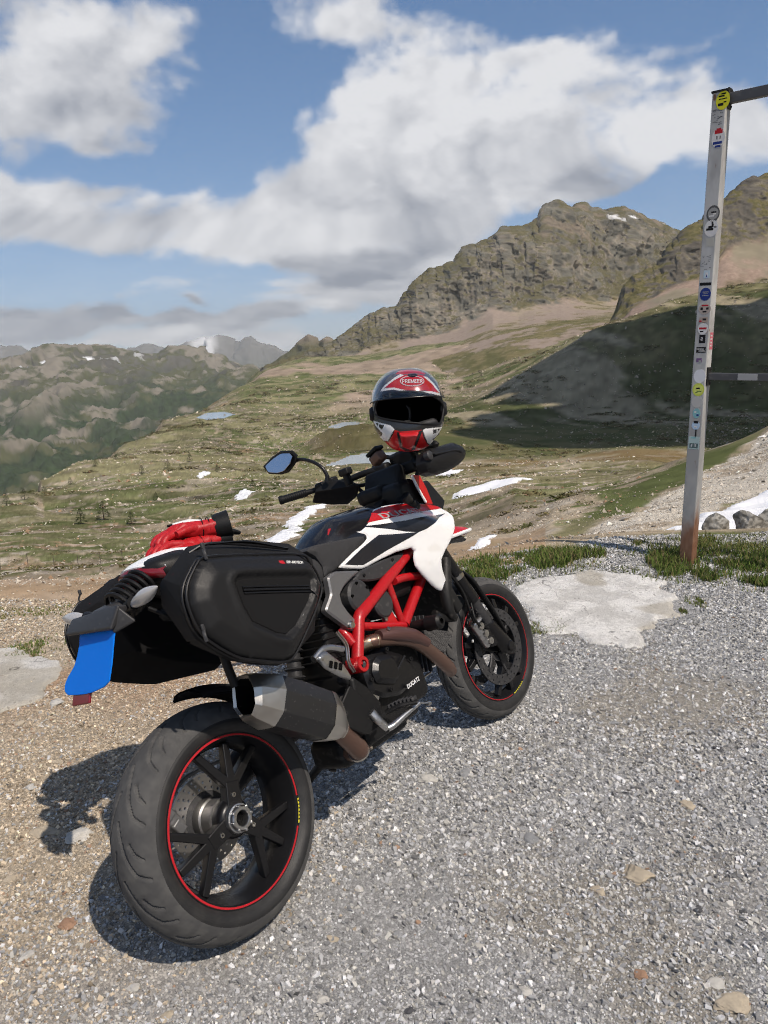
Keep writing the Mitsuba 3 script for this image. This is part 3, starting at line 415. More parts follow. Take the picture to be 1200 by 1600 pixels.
# larger single stones
def rock_mesh(sx, sy, sz, seed, sub=2, rough=.35):
    m = trimesh.creation.icosphere(subdivisions=sub); v = m.vertices.copy(); r = np.random.default_rng(seed)
    for _ in range(7):
        n = r.normal(size=3); n /= np.linalg.norm(n); d = r.uniform(.55, .85); h = v @ n; v = v - np.maximum(h - d, 0)[:, None] * n
    v = v * (1 + rough * (meshkit.fbm(v * 1.7 + seed, 3, seed) - .5))[:, None] * np.array([sx, sy, sz])
    return trimesh.Trimesh(v, m.faces, process=False)

STONES = [[0.121,2.608,0.07,1],[0.709,2.039,0.1,2],[0.429,2.227,0.05,0],[-0.008,1.831,0.028,0],[-0.185,1.828,0.03,2],[0.992,2.37,0.054,2],[1.239,2.729,0.053,3],[1.157,2.268,0.044,0],[0.778,1.571,0.077,2],[0.772,1.632,0.039,1],[0.567,3.023,0.04,1],[0.264,2.641,0.051,0],[0.591,1.663,0.039,4],[-0.197,1.628,0.03,1],[0.575,1.975,0.042,2],[-0.94,1.923,0.052,4],[-1.063,2.342,0.084,1],[-1.199,2.365,0.076,2],[-1.198,2.134,0.038,2],[-1.362,2.656,0.05,1],[-1.005,1.808,0.042,1],[0.072,2.254,0.027,1],[1.188,3.131,0.036,1],[0.279,2.947,0.038,1],[0.432,2.754,0.026,2],[0.919,2.976,0.034,0],[0.429,1.859,0.026,1],[0.207,1.778,0.023,1],[-0.572,1.593,0.034,2],[0.013,1.584,0.026,3],[0.298,1.627,0.03,1],[0.959,1.83,0.03,1],[0.826,1.887,0.03,3],[0.447,1.721,0.021,1],[-0.678,1.685,0.029,1],[-0.12,2.021,0.027,1],[-0.018,2.48,0.029,2],[1.43,2.989,0.03,1],[-1.337,2.843,0.04,2],[-1.648,3.195,0.051,2],[-1.557,3.391,0.073,1],[0.932,2.622,0.024,1],[1.075,2.034,0.027,0]]
TONE = [(.25, .255, .26), (.46, .445, .41), (.40, .345, .265), (.08, .08, .085), (.30, .19, .13)]
for i, (x, y, s, k) in enumerate(STONES):
    m = rock_mesh(s * .58, s * .46, s * .17, 300 + i, 3, .75); m.apply_transform(trimesh.transformations.rotation_matrix(i * 2.4, [0, 0, 1])); m.apply_translation([x, y, float(lot_z(x, y)) + s * .03])
    key = numbered('gravel_ground__stone')
    cvar = np.array(TONE[k]) * (.75 + .5 * meshkit.fbm(m.vertices * 60, 3, i))[:, None]
    scene[key] = mikit.ply(m, 'stone_mat', smooth=False, color=cvar)
# ------------------------------------------------------------------ modelling kit
scene['sky'] = scene['sky']
BOLT_SEED = 0
LEAN, YAW, BX, BY, BZ = 0.34711, 0.93442, -0.39926, 1.87659, 0.00715
def rot(axis, a):
    k = np.asarray(axis, float); k = k / np.linalg.norm(k); K = np.array([[0, -k[2], k[1]], [k[2], 0, -k[0]], [-k[1], k[0], 0]]); return np.eye(3) + math.sin(a) * K + (1 - math.cos(a)) * K @ K
RB = rot([0, 0, 1], YAW) @ rot([1, 0, 0], -LEAN); TB = np.array([BX, BY, BZ])
HEAD_AX = np.array([-math.sin(math.radians(25.5)), 0, math.cos(math.radians(25.5))]); HEAD_PT = np.array([1.604, 0, 0]); RS = rot(HEAD_AX, -.1123)
def steered(m): m = m.copy(); m.vertices = (m.vertices - HEAD_PT) @ RS.T + HEAD_PT; return m
def tm(m):
    if hasattr(m, 'to_mesh'): q = m.to_mesh(); return trimesh.Trimesh(np.array(q.vert_properties[:, :3]), np.array(q.tri_verts), process=False)
    return m
def cat(*ms): return trimesh.util.concatenate([tm(m) for m in ms])
def mirrored(m): m = tm(m).copy(); m.vertices = m.vertices * np.array([1, -1, 1]); m.faces = m.faces[:, ::-1]; return m
def moved(m, t=(0, 0, 0), R=None):
    m = tm(m).copy(); v = m.vertices
    m.vertices = (v if R is None else v @ np.asarray(R).T) + np.asarray(t, float); return m
def smoothline(pts, per=8):
    p = np.asarray(pts, float)
    if len(p) < 3: return np.linspace(p[0], p[-1], 2)
    q = np.vstack([2 * p[0] - p[1], p, 2 * p[-1] - p[-2]]); out = []
    for i in range(1, len(q) - 2):
        t = np.linspace(0, 1, per, endpoint=False)[:, None]; a, b, c, d = q[i - 1], q[i], q[i + 1], q[i + 2]
        out.append(.5 * (2 * b + (c - a) * t + (2 * a - 5 * b + 4 * c - d) * t ** 2 + (3 * b - a - 3 * c + d) * t ** 3))
    return np.vstack(out + [p[-1:]])
def sweep(path, rings):
    """rings: per path point an (m,2) outline in the frame (side, up)"""
    p = np.asarray(path, float); t = np.gradient(p, axis=0); t /= np.linalg.norm(t, axis=1, keepdims=True); s = np.cross(t[0], [0, 0, 1.0])
    if np.linalg.norm(s) < .15: s = np.cross(t[0], [0, 1.0, 0])
    out = []
    for i in range(len(p)):
        s = s - t[i] * (s @ t[i]); s /= np.linalg.norm(s); u = np.cross(s, t[i]); out.append(p[i] + rings[i][:, :1] * s + rings[i][:, 1:] * u)
    n, m = len(p), len(rings[0]); v = np.vstack(out + [p[0] + 0 * p[:1], p[-1:]]); i = np.arange(m); k = (i + 1) % m
    f = np.vstack([grid_faces(n, m, True), np.c_[k, i, i * 0 + n * m], np.c_[(n - 1) * m + i, (n - 1) * m + k, i * 0 + n * m + 1]])
    return trimesh.Trimesh(v, f, process=False)
def circle(n=14): a = np.arange(n) * 2 * np.pi / n; return np.c_[np.cos(a), np.sin(a)]
def tube(pts, r, n=14, per=8, flat=1.0):
    p = smoothline(pts, per); rr = np.interp(np.linspace(0, 1, len(p)), np.linspace(0, 1, np.size(r)), np.atleast_1d(r)); c = circle(n) * np.array([1, flat]); return sweep(p, [c * k for k in rr])
def lathe(prof, at=(0, 0, 0), axis=(0, 1, 0), n=40, closed=False):
    """prof: (radius, along) pairs"""
    pr = np.asarray(prof, float); z = np.asarray(axis, float); z = z / np.linalg.norm(z); x = np.cross(z, [0, 0, 1.0] if abs(z[2]) < .9 else [1.0, 0, 0]); x /= np.linalg.norm(x); y = np.cross(z, x)
    a = np.arange(n) * 2 * np.pi / n; ring = np.cos(a)[:, None] * x + np.sin(a)[:, None] * y
    v = np.asarray(at, float) + pr[None, :, :1] * ring[:, None] + pr[None, :, 1:] * z; v = v.reshape(-1, 3); m = len(pr)
    i, j = np.meshgrid(np.arange(n), np.arange(m if closed else m - 1), indexing='ij'); i2, j2 = (i + 1) % n, (j + 1) % m
    a_, b_, c_, d_ = i * m + j, i2 * m + j, i2 * m + j2, i * m + j2
    return trimesh.Trimesh(v, np.concatenate([np.stack([a_, b_, c_], -1).reshape(-1, 3), np.stack([a_, c_, d_], -1).reshape(-1, 3)]), process=False)
def hull(P, r=.004, seg=8):
    s = m3.Manifold.sphere(r, seg); return m3.Manifold.batch_hull([s.translate(list(map(float, p))) for p in P])
def rbox(c, s, r=.006, R=None):
    h = np.maximum(np.asarray(s, float) / 2 - r, 1e-4); P = np.array([[a, b, c_] for a in (-1, 1) for b in (-1, 1) for c_ in (-1, 1)]) * h
    return hull((P if R is None else P @ np.asarray(R).T) + np.asarray(c, float), r, 12)
def chaikin(P, k=2, w=.75):
    P = np.asarray(P, float)
    for _ in range(k):
        Q = np.roll(P, -1, 0); P = np.stack([P * w + Q * (1 - w), P * (1 - w) + Q * w], 1).reshape(-1, P.shape[1])
    return P
def panel(poly, yf, thick, side=-1, b=.004, res=.014, soft=1):
    """a sheet over the outline poly (x,z): outer face at y = yf(x,z), edges rounded by b, thickness inwards; side -1 = right of the bike"""
    P = chaikin(chaikin(poly, soft, .90), 1, .8) if soft else np.asarray(poly, float); pg = Polygon(P).buffer(0)
    if pg.geom_type != 'Polygon': pg = max(pg.geoms, key=lambda g_: g_.area)
    def samp(g_, off):
        c = np.array(g_.coords); out = []
        for a, b_ in zip(c[:-1], c[1:]): k = max(1, int(np.linalg.norm(b_ - a) / res + .5)); out += [a + (b_ - a) * t / k for t in range(k)]
        return out
    outer = samp(pg.exterior, 0); ring = []
    ins = pg.buffer(-b); ins = [ins] if ins.geom_type == 'Polygon' else list(getattr(ins, 'geoms', []))
    for g_ in ins:
        if not g_.is_empty: ring += samp(g_.exterior, 0)
    x0, z0, x1, z1 = pg.bounds; gx, gz = np.meshgrid(np.arange(x0, x1, res), np.arange(z0, z1, res)); gp = np.c_[gx.ravel(), gz.ravel()]
    deep = pg.buffer(-b - res * .5); gp = gp[contains_xy(deep, gp[:, 0], gp[:, 1])] if not deep.is_empty else gp[:0]
    A = np.vstack([outer] + ([ring] if ring else []) + ([gp] if len(gp) else [])); no = len(outer)
    tri = Delaunay(A).simplices; ce = A[tri].mean(1); tri = tri[contains_xy(pg, ce[:, 0], ce[:, 1])]
    e1, e2 = A[tri[:, 1]] - A[tri[:, 0]], A[tri[:, 2]] - A[tri[:, 0]]; ar = e1[:, 0] * e2[:, 1] - e1[:, 1] * e2[:, 0]; tri = np.where((ar > 0)[:, None], tri, tri[:, ::-1])
    y = yf(A[:, 0], A[:, 1]); dep = np.zeros(len(A)); dep[:no] = b * .8
    front = np.c_[A[:, 0], y - side * dep, A[:, 1]]; back = np.c_[A[:, 0], y - side * thick, A[:, 1]]; n = len(A)
    ed = np.sort(np.vstack([tri[:, [0, 1]], tri[:, [1, 2]], tri[:, [2, 0]]]), 1); _, idx, cnt = np.unique(ed, axis=0, return_index=True, return_counts=True)
    alle = np.vstack([tri[:, [0, 1]], tri[:, [1, 2]], tri[:, [2, 0]]]); be = alle[idx[cnt == 1]]
    f = np.vstack([tri, tri[:, ::-1] + n, np.c_[be[:, 1], be[:, 0], be[:, 0] + n], np.c_[be[:, 1], be[:, 0] + n, be[:, 1] + n]])
    return trimesh.Trimesh(np.vstack([front, back]), f if side < 0 else f[:, ::-1], process=False)
def prism(poly, y0, y1, b=.004, soft=0): return panel(poly, lambda x, z: 0 * x + y0, abs(y1 - y0), -1 if y0 < y1 else 1, b, .03, soft)
def loft_x(secs, n=36):
    """secs: (x, z_low, z_high, half_width, exponent); superellipse sections along x"""
    S = np.array(secs, float); xs = np.linspace(S[0, 0], S[-1, 0], 6 * len(S)); Q = PchipInterpolator(S[:, 0], S[:, 1:])(xs); a = np.arange(n) * 2 * np.pi / n; V = []
    for x, (zl, zh, w, e) in zip(xs, Q):
        cx, sx = np.cos(a), np.sin(a); V.append(np.c_[0 * a + x, w * np.sign(cx) * np.abs(cx) ** (2 / e), (zl + zh) / 2 + (zh - zl) / 2 * np.sign(sx) * np.abs(sx) ** (2 / e)])
    V = np.vstack(V + [np.array([[xs[0], 0, Q[0, :2].mean()], [xs[-1], 0, Q[-1, :2].mean()]])]); i = np.arange(n); k = (i + 1) % n; N = len(xs) * n
    return trimesh.Trimesh(V, np.vstack([grid_faces(len(xs), n, True), np.c_[k, i, i * 0 + N], np.c_[N - n + i, N - n + k, i * 0 + N + 1]]), process=False)
def bk(m): m = tm(m).copy(); m.vertices = m.vertices @ RB.T + TB; return m
def part(key, m, mat, smooth=38): return put('motorcycle__' + key, bk(m), mat, smooth)
def bolt(c, r=.008, h=.006, axis=(0, -1, 0)): return lathe([(0, 0), (r, 0), (r, h * .7), (r * .85, h), (r * .5, h), (r * .45, h * .4), (0, h * .4)], c, axis, 12)
def stencil(text, height, at, right, upv_, depth=.0012, bold=True, center=True):
    m = meshkit.text_mesh(text, height, depth, bold); w = m.bounds[1][0]; r, u = np.asarray(right, float), np.asarray(upv_, float); r = r / np.linalg.norm(r); u = u - r * (u @ r); u /= np.linalg.norm(u)
    v = m.vertices - (np.array([w / 2, height / 2, 0]) if center else 0); m.vertices = v[:, :1] * r + v[:, 1:2] * u + v[:, 2:] * np.cross(r, u) + np.asarray(at, float); return m
# ------------------------------------------------------------------ materials
def pr(key, c, rough=.5, metal=0., spec=.5, coat=0., sheen=0., coat_gloss=.9):
    d = {'type': 'principled', 'base_color': c if isinstance(c, dict) else col(*c), 'roughness': rough, 'metallic': metal, 'specular': spec}
    if coat: d.update(clearcoat=coat, clearcoat_gloss=coat_gloss)
    if sheen: d.update(sheen=sheen)
    scene[key] = {'type': 'twosided', 'bsdf': d}
def grime(base, dust, s=30., lo=.55, hi=.8, k=.6):
    def fn(p, n, uv):
        a = mikit.fbm(p.x * s, p.y * s, p.z * s, 3); return mikit.mix(base, dust, mikit.smoothstep(lo, hi, a) * k)
    return mikit.proc(fn)
pr('rubber', grime((.055, .055, .056), (.105, .103, .098), 34., .25, .85, .6), .8, spec=.3)
pr('rubber_side', grime((.019, .019, .020), (.040, .039, .037), 30., .3, .9, .5), .55, spec=.35)
pr('black', (.0085, .0085, .009), .5, spec=.28); pr('black_satin', (.008, .008, .009), .33, spec=.38); pr('black_gloss', (.006, .006, .008), .12, coat=1.)
pr('black_dusty', grime((.010, .010, .010), (.08, .072, .064), 55., .58, .84, .45), .55, spec=.3)
pr('dark_grey', grime((.028, .028, .030), (.10, .095, .09), 60., .6, .85, .4), .5)
pr('fabric', (.0085, .0085, .0092), .9, spec=.2, sheen=.15); pr('shell_black', (.0105, .0105, .0112), .5, spec=.3); pr('seat_grey', (.034, .034, .036), .7, spec=.3)
pr('red_paint', (.42, .005, .008), .25, coat=1.); pr('red_frame', grime((.40, .006, .010), (.30, .05, .045), 40., .62, .85, .4), .32, coat=.6); pr('white_paint', grime((.74, .74, .735), (.62, .60, .56), 22., .5, .8, .45), .24, coat=.8)
pr('navy_black', (.008, .009, .014), .2, coat=.8); pr('alloy', grime((.55, .55, .55), (.28, .25, .22), 90., .55, .8, .6), .34, 1.); pr('cast_grey', (.19, .19, .195), .42, .6)
pr('steel', (.50, .49, .47), .25, 1.); pr('disc_steel', (.27, .265, .26), .42, .9); pr('bronze', (.48, .37, .25), .28, 1.); pr('brown_shield', (.105, .052, .046), .42, .35); pr('pipe_brown', (.145, .085, .065), .36, .55)
pr('muffler_black', grime((.020, .020, .021), (.16, .15, .14), 130., .66, .86, .35), .42, .2); pr('muffler_cap', grime((.60, .575, .53), (.42, .38, .33), 14., .45, .75, .6), .36, 1.)
pr('red_lens', (.16, .004, .010), .15, coat=1.); pr('clear_lens', (.46, .45, .44), .16, .25, coat=1.); pr('plate_blue', (.0, .165, .72), .55, spec=.2); pr('white_print', (.75, .75, .74), .5); pr('grey_print', (.30, .30, .30), .5); pr('yellow_print', (.62, .55, .03), .5); pr('red_print', (.42, .010, .018), .45)
pr('glove_red', (.40, .010, .014), .48, spec=.4); pr('pit', (.003, .003, .003), .9, spec=.1)
scene['mirror_glass'] = {'type': 'twosided', 'bsdf': {'type': 'roughconductor', 'alpha': .03, 'specular_reflectance': col(.55, .58, .66)}}
# ------------------------------------------------------------------ the motorcycle (its own frame: x forward from the rear contact, y left, z up)


def yp(x, z): return -(.118 + .085 * sst(.80, 1.2, x)) + .085 * sst(.915, 1.04, z + .10 * sst(1.0, 1.3, x)) ** 1.3 + .03 * sst(.76, .60, z)
tag('motorcycle', 'red, white and black sporty motorcycle leaning on its side stand on the gravel', 'motorcycle')
def wheel(key, c, R, hw, rim_hw, phase, place, long_groove=True):
    cx, cz = c; P = lambda k, m, mat, s=38: part(k, place(m), mat, s)
    # tyre: tread and side walls as one surface with moulded grooves
    nth, A = 560, np.radians(np.linspace(-82, 82, 66)); hgt = .42 * 2 * hw * .855
    prof = [(hw * math.sin(a), R - hgt * (1 - math.cos(a))) for a in A]; rb = .2225; dyb = rim_hw - .004
    sw = [(-1, t) for t in np.linspace(0, 1, 14)[1:]]; w0, r0 = prof[0]
    side = [(hw + (dyb - hw) * t ** 1.6 + .0035 * math.sin(t * math.pi), r0 + (rb - r0) * t) for t in np.linspace(0, 1, 16)[1:]]
    full = [(-w, r) for w, r in side[::-1]] + prof + side; W = np.array([f[0] for f in full]); Rr = np.array([f[1] for f in full]); m = len(full)
    th = np.arange(nth) * 2 * np.pi / nth; arc = np.cumsum(np.r_[0, np.hypot(np.diff(W), np.diff(Rr))]); arc -= arc[m // 2]
    S, AR = np.meshgrid(th * R, arc, indexing='ij'); depth = np.zeros_like(S); pitch = 2 * math.pi * R / (14 if R > .31 else 15); k_ = hw / .09
    for sg in (-1, 1):
        for j, pts in enumerate(([(.0, .006), (.035, .016), (.085, .030), (.13, .052), (.150, .084)], [(.055, .044), (.08, .058), (.096, .078)])):
            q = np.array(pts) * np.array([1, k_]); q = np.c_[np.interp(np.linspace(0, 1, 22), np.linspace(0, 1, len(q)), q[:, 0]), np.interp(np.linspace(0, 1, 22), np.linspace(0, 1, len(q)), q[:, 1])]
            s = np.mod(S * 1.0 + (pitch * .5 if sg > 0 else 0), pitch); a_ = AR * sg
            dmin = np.full(S.shape, 9.0)
            for sh in (-pitch, 0, pitch):
                for a0, b0 in zip(q[:-1], q[1:]):
                    d = b0 - a0; t = np.clip(((s + sh - a0[0]) * d[0] + (a_ - a0[1]) * d[1]) / (d @ d), 0, 1); dmin = np.minimum(dmin, np.hypot(s + sh - a0[0] - t * d[0], a_ - a0[1] - t * d[1]))
            depth = np.maximum(depth, .0065 * sst(.0042, .0022, dmin))
    rr = Rr[None] - depth + .0012 * (((AR > side[0][0]) | (AR < -side[0][0])) * 0)
    V = np.stack([cx + rr * np.cos(th)[:, None], np.broadcast_to(W, rr.shape), cz + rr * np.sin(th)[:, None]], -1).reshape(-1, 3)
    i, j = np.meshgrid(np.arange(nth), np.arange(m - 1), indexing='ij'); i2 = (i + 1) % nth; F = np.concatenate([np.stack([i * m + j, i2 * m + j, i2 * m + j + 1], -1).reshape(-1, 3), np.stack([i * m + j, i2 * m + j + 1, i * m + j + 1], -1).reshape(-1, 3)])
    jj = np.minimum(F % m, 10 ** 6); tread = (np.abs(arc[F % m]).max(1) < np.abs(arc[15]) * .985)
    # rim with barrel
    at = (cx, 0, cz); L = rim_hw
    P(key, lathe([(.2245, -L), (.2265, -L + .004), (.2225, -L + .008), (.205, -L * .55), (.197, -.02), (.197, .02), (.205, L * .55), (.2225, L - .008), (.2265, L - .004), (.2245, L), (.2150, L - .001), (.2115, L - .006), (.200, L * .5), (.190, .02), (.190, -.02), (.200, -L * .5), (.2115, -L + .006), (.2150, -L + .001)], at, (0, 1, 0), 120, True), 'black_satin')
    P(key + '__tyre', trimesh.Trimesh(V, F[tread], process=False), 'rubber', 50); P(key + '__tyre_wall', trimesh.Trimesh(V, F[~tread], process=False), 'rubber_side', True)
    sr = .2165 if R > .31 else .2188; gap = math.radians(22 if R > .31 else 26); a0 = math.radians(-22 if R > .31 else -72)
    for sg, nm in ((-1, '__rim_stripe'), (1, '__rim_stripe')):
        aa = np.linspace(a0 + gap / 2, a0 - gap / 2 + 2 * math.pi, 150); pts = [(r, y) for r, y in ((sr, sg * (L + .0008)), (.2212, sg * (L + .0008)), (.2225, sg * (L - .001)), (sr, sg * (L - .001)))]
        v = np.array([[cx + r * math.cos(t), y, cz + r * math.sin(t)] for t in aa for r, y in pts]); P(key + nm, trimesh.Trimesh(v, grid_faces(len(aa), 4, True), process=False), 'red_print', False)
    ym = np.linspace(a0 - gap * .40, a0 + gap * .40, 24); v = np.array([[cx + r * math.cos(t), -L - .0012, cz + r * math.sin(t)] for t in ym for r in (.2185, .2235)]); P(key + '__rim_lettering', trimesh.Trimesh(v, grid_faces(24, 2), process=False), 'yellow_print', False)
    for kk in (-.3, -.18, -.07, .05, .17, .29):
        v = np.array([[cx + r * math.cos(t), -L - .0018, cz + r * math.sin(t)] for t in np.linspace(a0 + gap * kk, a0 + gap * (kk + .05), 3) for r in (.2190, .2230)]); P(key + '__rim_lettering', trimesh.Trimesh(v, grid_faces(3, 2), process=False), 'black', False)
    # three arms, each forked into three spokes
    def bar(a, r1, r2, w1, w2, y1, y2, d1=.026, d2=.02, b=None):
        pts = []; b = a if b is None else b
        for an, r, w, y, d in ((a, r1, w1, y1, d1), (b, r2, w2, y2, d2)):
            o = np.array([r * math.cos(an), 0, r * math.sin(an)]); tg = np.array([-math.sin(b), 0, math.cos(b)])
            for s in (-1, 1):
                for e in (-1, 1): pts.append(np.array([cx, y, cz]) + o + tg * w / 2 * s * (1.0 if e < 0 else .8) + np.array([0, e * d / 2, 0]))
        return hull(pts, .0035)
    for k in range(3):
        a = phase + k * 2 * math.pi / 3
        arm = [bar(a, .02, .094, .046, .036, -.054, -.049, .032, .028)]
        for off, rr_ in ((-.50, .199), (0.0, .197), (.50, .199)):
            arm.append(bar(a + off * .13, .086, rr_, .0215, .0145, -.049, -.040, .026, .018, a + off))
        P(key + '__spoke', cat(*arm), 'black_satin', 30)
    return P, cx, cz
# rear wheel
same = lambda m: tm(m)
P, cx, cz = wheel('rear_wheel', (0, .315), .315, .09, .0772, math.radians(74), same)
P('rear_wheel__hub', lathe([(.0, .055), (.045, .055), (.045, .02), (.050, .0), (.050, -.03), (.054, -.045), (.052, -.060), (.046, -.068), (.036, -.072), (0, -.072)], (cx, 0, cz), (0, 1, 0), 48), 'black_satin')
P('rear_wheel__carrier', lathe([(.052, .058), (.058, .05), (.058, .022), (.053, .018), (.053, -.02), (.0575, -.024), (.0575, -.028), (.05, -.028)], (cx, 0, cz), (0, 1, 0), 48), 'disc_steel')
P('rear_wheel__axle_nut', cat(lathe([(.022, -.070), (.040, -.070), (.0405, -.078), (.038, -.084), (.034, -.085), (.034, -.092), (.030, -.098), (.022, -.098), (.019, -.094), (.0185, -.072)], (cx, 0, cz), (0, 1, 0), 48), *[rbox((cx + .032 * math.cos(t), -.094, cz + .032 * math.sin(t)), (.008, .012, .008), .002, rot([0, 1, 0], -t)) for t in np.arange(8) * math.pi / 4]), 'alloy')
P('rear_wheel__axle_bore', lathe([(0, -.074), (.019, -.074), (.019, -.088)], (cx, 0, cz), (0, 1, 0), 30), 'pit')
for k in range(3):
    t = math.radians(74 + 3 + k * 120); P('rear_wheel__bolt', bolt((cx + .062 * math.cos(t), -.067, cz + .062 * math.sin(t)), .0075), 'steel')
def disc(r0, r1, y, at, n=72, holes=3, th=.005):
    m = m3.CrossSection.circle(r1, n) - m3.CrossSection.circle(r0, n)
    for k in range(24):
        for q in range(holes):
            a = 2 * math.pi * (k + q * .3) / 24; rr = r0 + (r1 - r0) * (q + .6) / (holes + .2); m = m - m3.CrossSection.circle(.0042, 8).translate((rr * math.cos(a), rr * math.sin(a)))
    q = tm(m3.Manifold.extrude(m, th)); v = q.vertices; q.vertices = np.c_[v[:, 0] + at[0], v[:, 2] + y, v[:, 1] + at[1]]; return q
P('rear_wheel__brake_disc', disc(.075, .1225, .055, (cx, cz)), 'disc_steel', False)
P('rear_wheel__disc_bell', lathe([(.05, .05), (.078, .056), (.078, .060), (.05, .064)], (cx, 0, cz), (0, 1, 0), 40), 'dark_grey')
part('rear_caliper', cat(rbox((-.112, .066, .372), (.045, .05, .095), .012, rot([0, 1, 0], -.5)), rbox((-.125, .036, .395), (.03, .014, .04), .005, rot([0, 1, 0], -.5)), rbox((-.105, .036, .345), (.03, .014, .04), .005, rot([0, 1, 0], -.5)), tube([(-.12, .03, .42), (-.03, .05, .45), (.1, .06, .44)], .006)), 'cast_grey')
part('swing_arm', cat(hull([(.0, .095, .315), (.0, .15, .315), (.06, .10, .35), (.06, .15, .27)], .045), hull([(.03, .13, .33), (.30, .13, .43), (.30, .13, .37), (.03, .13, .29)], .03), hull([(.30, .13, .43), (.60, .10, .47), (.60, .10, .40), (.30, .13, .37)], .032), hull([(.42, -.10, .44), (.62, -.10, .44), (.62, .1, .44), (.42, .1, .46)], .035)), 'dark_grey')
# hugger over the rear tyre
ang = np.radians(np.linspace(87, 40, 26)); hv = []
for t in ang:
    for y, dr in ((-.072, -.012), (-.06, .004), (-.03, .013), (0, .016), (.03, .013), (.06, .004), (.072, -.012)): hv.append([(.345 + dr) * math.cos(t), y * (1 if t < 1.68 else .8), .315 + (.345 + dr) * math.sin(t)])
hv = np.array(hv); hv2 = hv + (hv - np.array([0, 0, .315])) * np.array([.012, 0, .012]); ff = grid_faces(26, 7)
part('rear_hugger', trimesh.Trimesh(np.vstack([hv, hv2]), np.vstack([ff, ff[:, ::-1] + len(hv)]), process=False), 'black')
# front wheel and fork, turned with the bars
P, cx, cz = wheel('front_wheel', (1.5, .30), .300, .06, .0547, math.radians(40), lambda m: steered(tm(m)))
P('front_wheel__hub', lathe([(.0, .05), (.03, .05), (.034, .03), (.03, 0), (.034, -.03), (.03, -.05), (0, -.05)], (cx, 0, cz), (0, 1, 0), 32), 'black_satin')
for sg in (-1, 1):
    P('front_wheel__brake_disc', disc(.118, .160, sg * .066 - .0025, (cx, cz), holes=2), 'dark_grey', False)
    bell = [lathe([(.045, sg * .050), (.062, sg * .060), (.062, sg * .064), (.04, sg * .064)], (cx, 0, cz), (0, 1, 0), 30)]
    for k in range(6):
        t = k * math.pi / 3 + .3; bell.append(hull([(cx + .055 * math.cos(t), sg * .063, cz + .055 * math.sin(t)), (cx + .118 * math.cos(t + .32), sg * .066, cz + .118 * math.sin(t + .32)), (cx + .055 * math.cos(t + .18), sg * .063, cz + .055 * math.sin(t + .18))], .004)); bell.append(lathe([(0, -.006), (.010, -.006), (.010, .006), (0, .006)], (cx + .119 * math.cos(t + .32), sg * .066, cz + .119 * math.sin(t + .32)), (0, sg, 0), 14))
    P('front_wheel__disc_carrier', cat(*bell), 'dark_grey')
def ax(t, y, dx=0.0): p = np.array([1.488, y, .30]) + HEAD_AX * t; p[0] += dx; return p
for sg in (-1, 1):
    y = sg * .103
    part('fork_leg', steered(cat(tube([ax(.26, y), ax(.80, y)], .0275, 20), tube([ax(.74, y), ax(.765, y)], .031, 20))), 'black_satin')
    part('fork_leg__slider', steered(tube([ax(.02, y), ax(.28, y)], .0225, 20)), 'dark_grey')
    part('fork_leg__seal_ring', steered(tube([ax(.385, y), ax(.402, y)], .0305, 20)), 'steel')
    part('fork_leg__foot', steered(cat(hull([ax(.0, y), ax(.13, y), ax(-.02, y, .03)], .030), lathe([(.0, .034), (.018, .034), (.022, .028), (.022, -.03)], (1.5, y, .30), (0, sg, 0), 24), hull([ax(.10, y), ax(.10, y, -.06), ax(.03, y), ax(.04, y, -.055)], .012))), 'black_satin')
    part('fork_leg__guard', steered(tube([ax(.40, y * 1.0, .045), ax(.34, y * 1.1, .052), ax(.2, y * 1.15, .050), ax(.06, y * 1.1, .046)], [.012, .02, .019, .014], 12, flat=.55)), 'black')
    cal = [hull([ax(.06, y * .9, -.075), ax(.16, y * .9, -.072), ax(.06, y * 1.12, -.095), ax(.16, y * 1.12, -.09)], .020), hull([ax(.155, y, -.078), ax(.17, y, -.03)], .012), hull([ax(.06, y, -.085), ax(.05, y, -.02)], .011)]
    for t in (.07, .11, .15): cal.append(lathe([(0, 0), (.014, 0), (.016, -.008), (.016, -.02)], ax(t, y * 1.12 + sg * .026, -.083), (0, sg, 0), 16))
    part('front_caliper', steered(cat(*cal)), 'alloy')
part('triple_clamp', steered(cat(*[rbox(ax(t, 0, -.01), (.075, .27, .034), .012, rot([0, 1, 0], -math.radians(25.5))) for t in (.56, .735)], tube([ax(.5, 0, -.035), ax(.8, 0, -.035)], .024))), 'black')
part('front_fender', steered(trimesh.Trimesh((lambda A_: np.array([[1.5 + (.318 + .012 * math.cos(y / .062 * 1.4)) * math.cos(t), y, .30 + (.318 + .012 * math.cos(y / .062 * 1.4)) * math.sin(t)] for t in A_ for y in np.linspace(-.062, .062, 9)]))(np.radians(np.linspace(100, 150, 16))), grid_faces(16, 9), process=False)), 'black')
part('brake_hose', steered(cat(tube([ax(.10, -.11, -.09), ax(.2, -.125, -.085), ax(.33, -.12, -.04), ax(.46, -.115, -.05), ax(.62, -.09, -.06)], .0055, 10), tube([ax(.13, -.13, -.075), ax(.19, -.145, -.10), ax(.26, -.13, -.05)], .005, 10))), 'black')
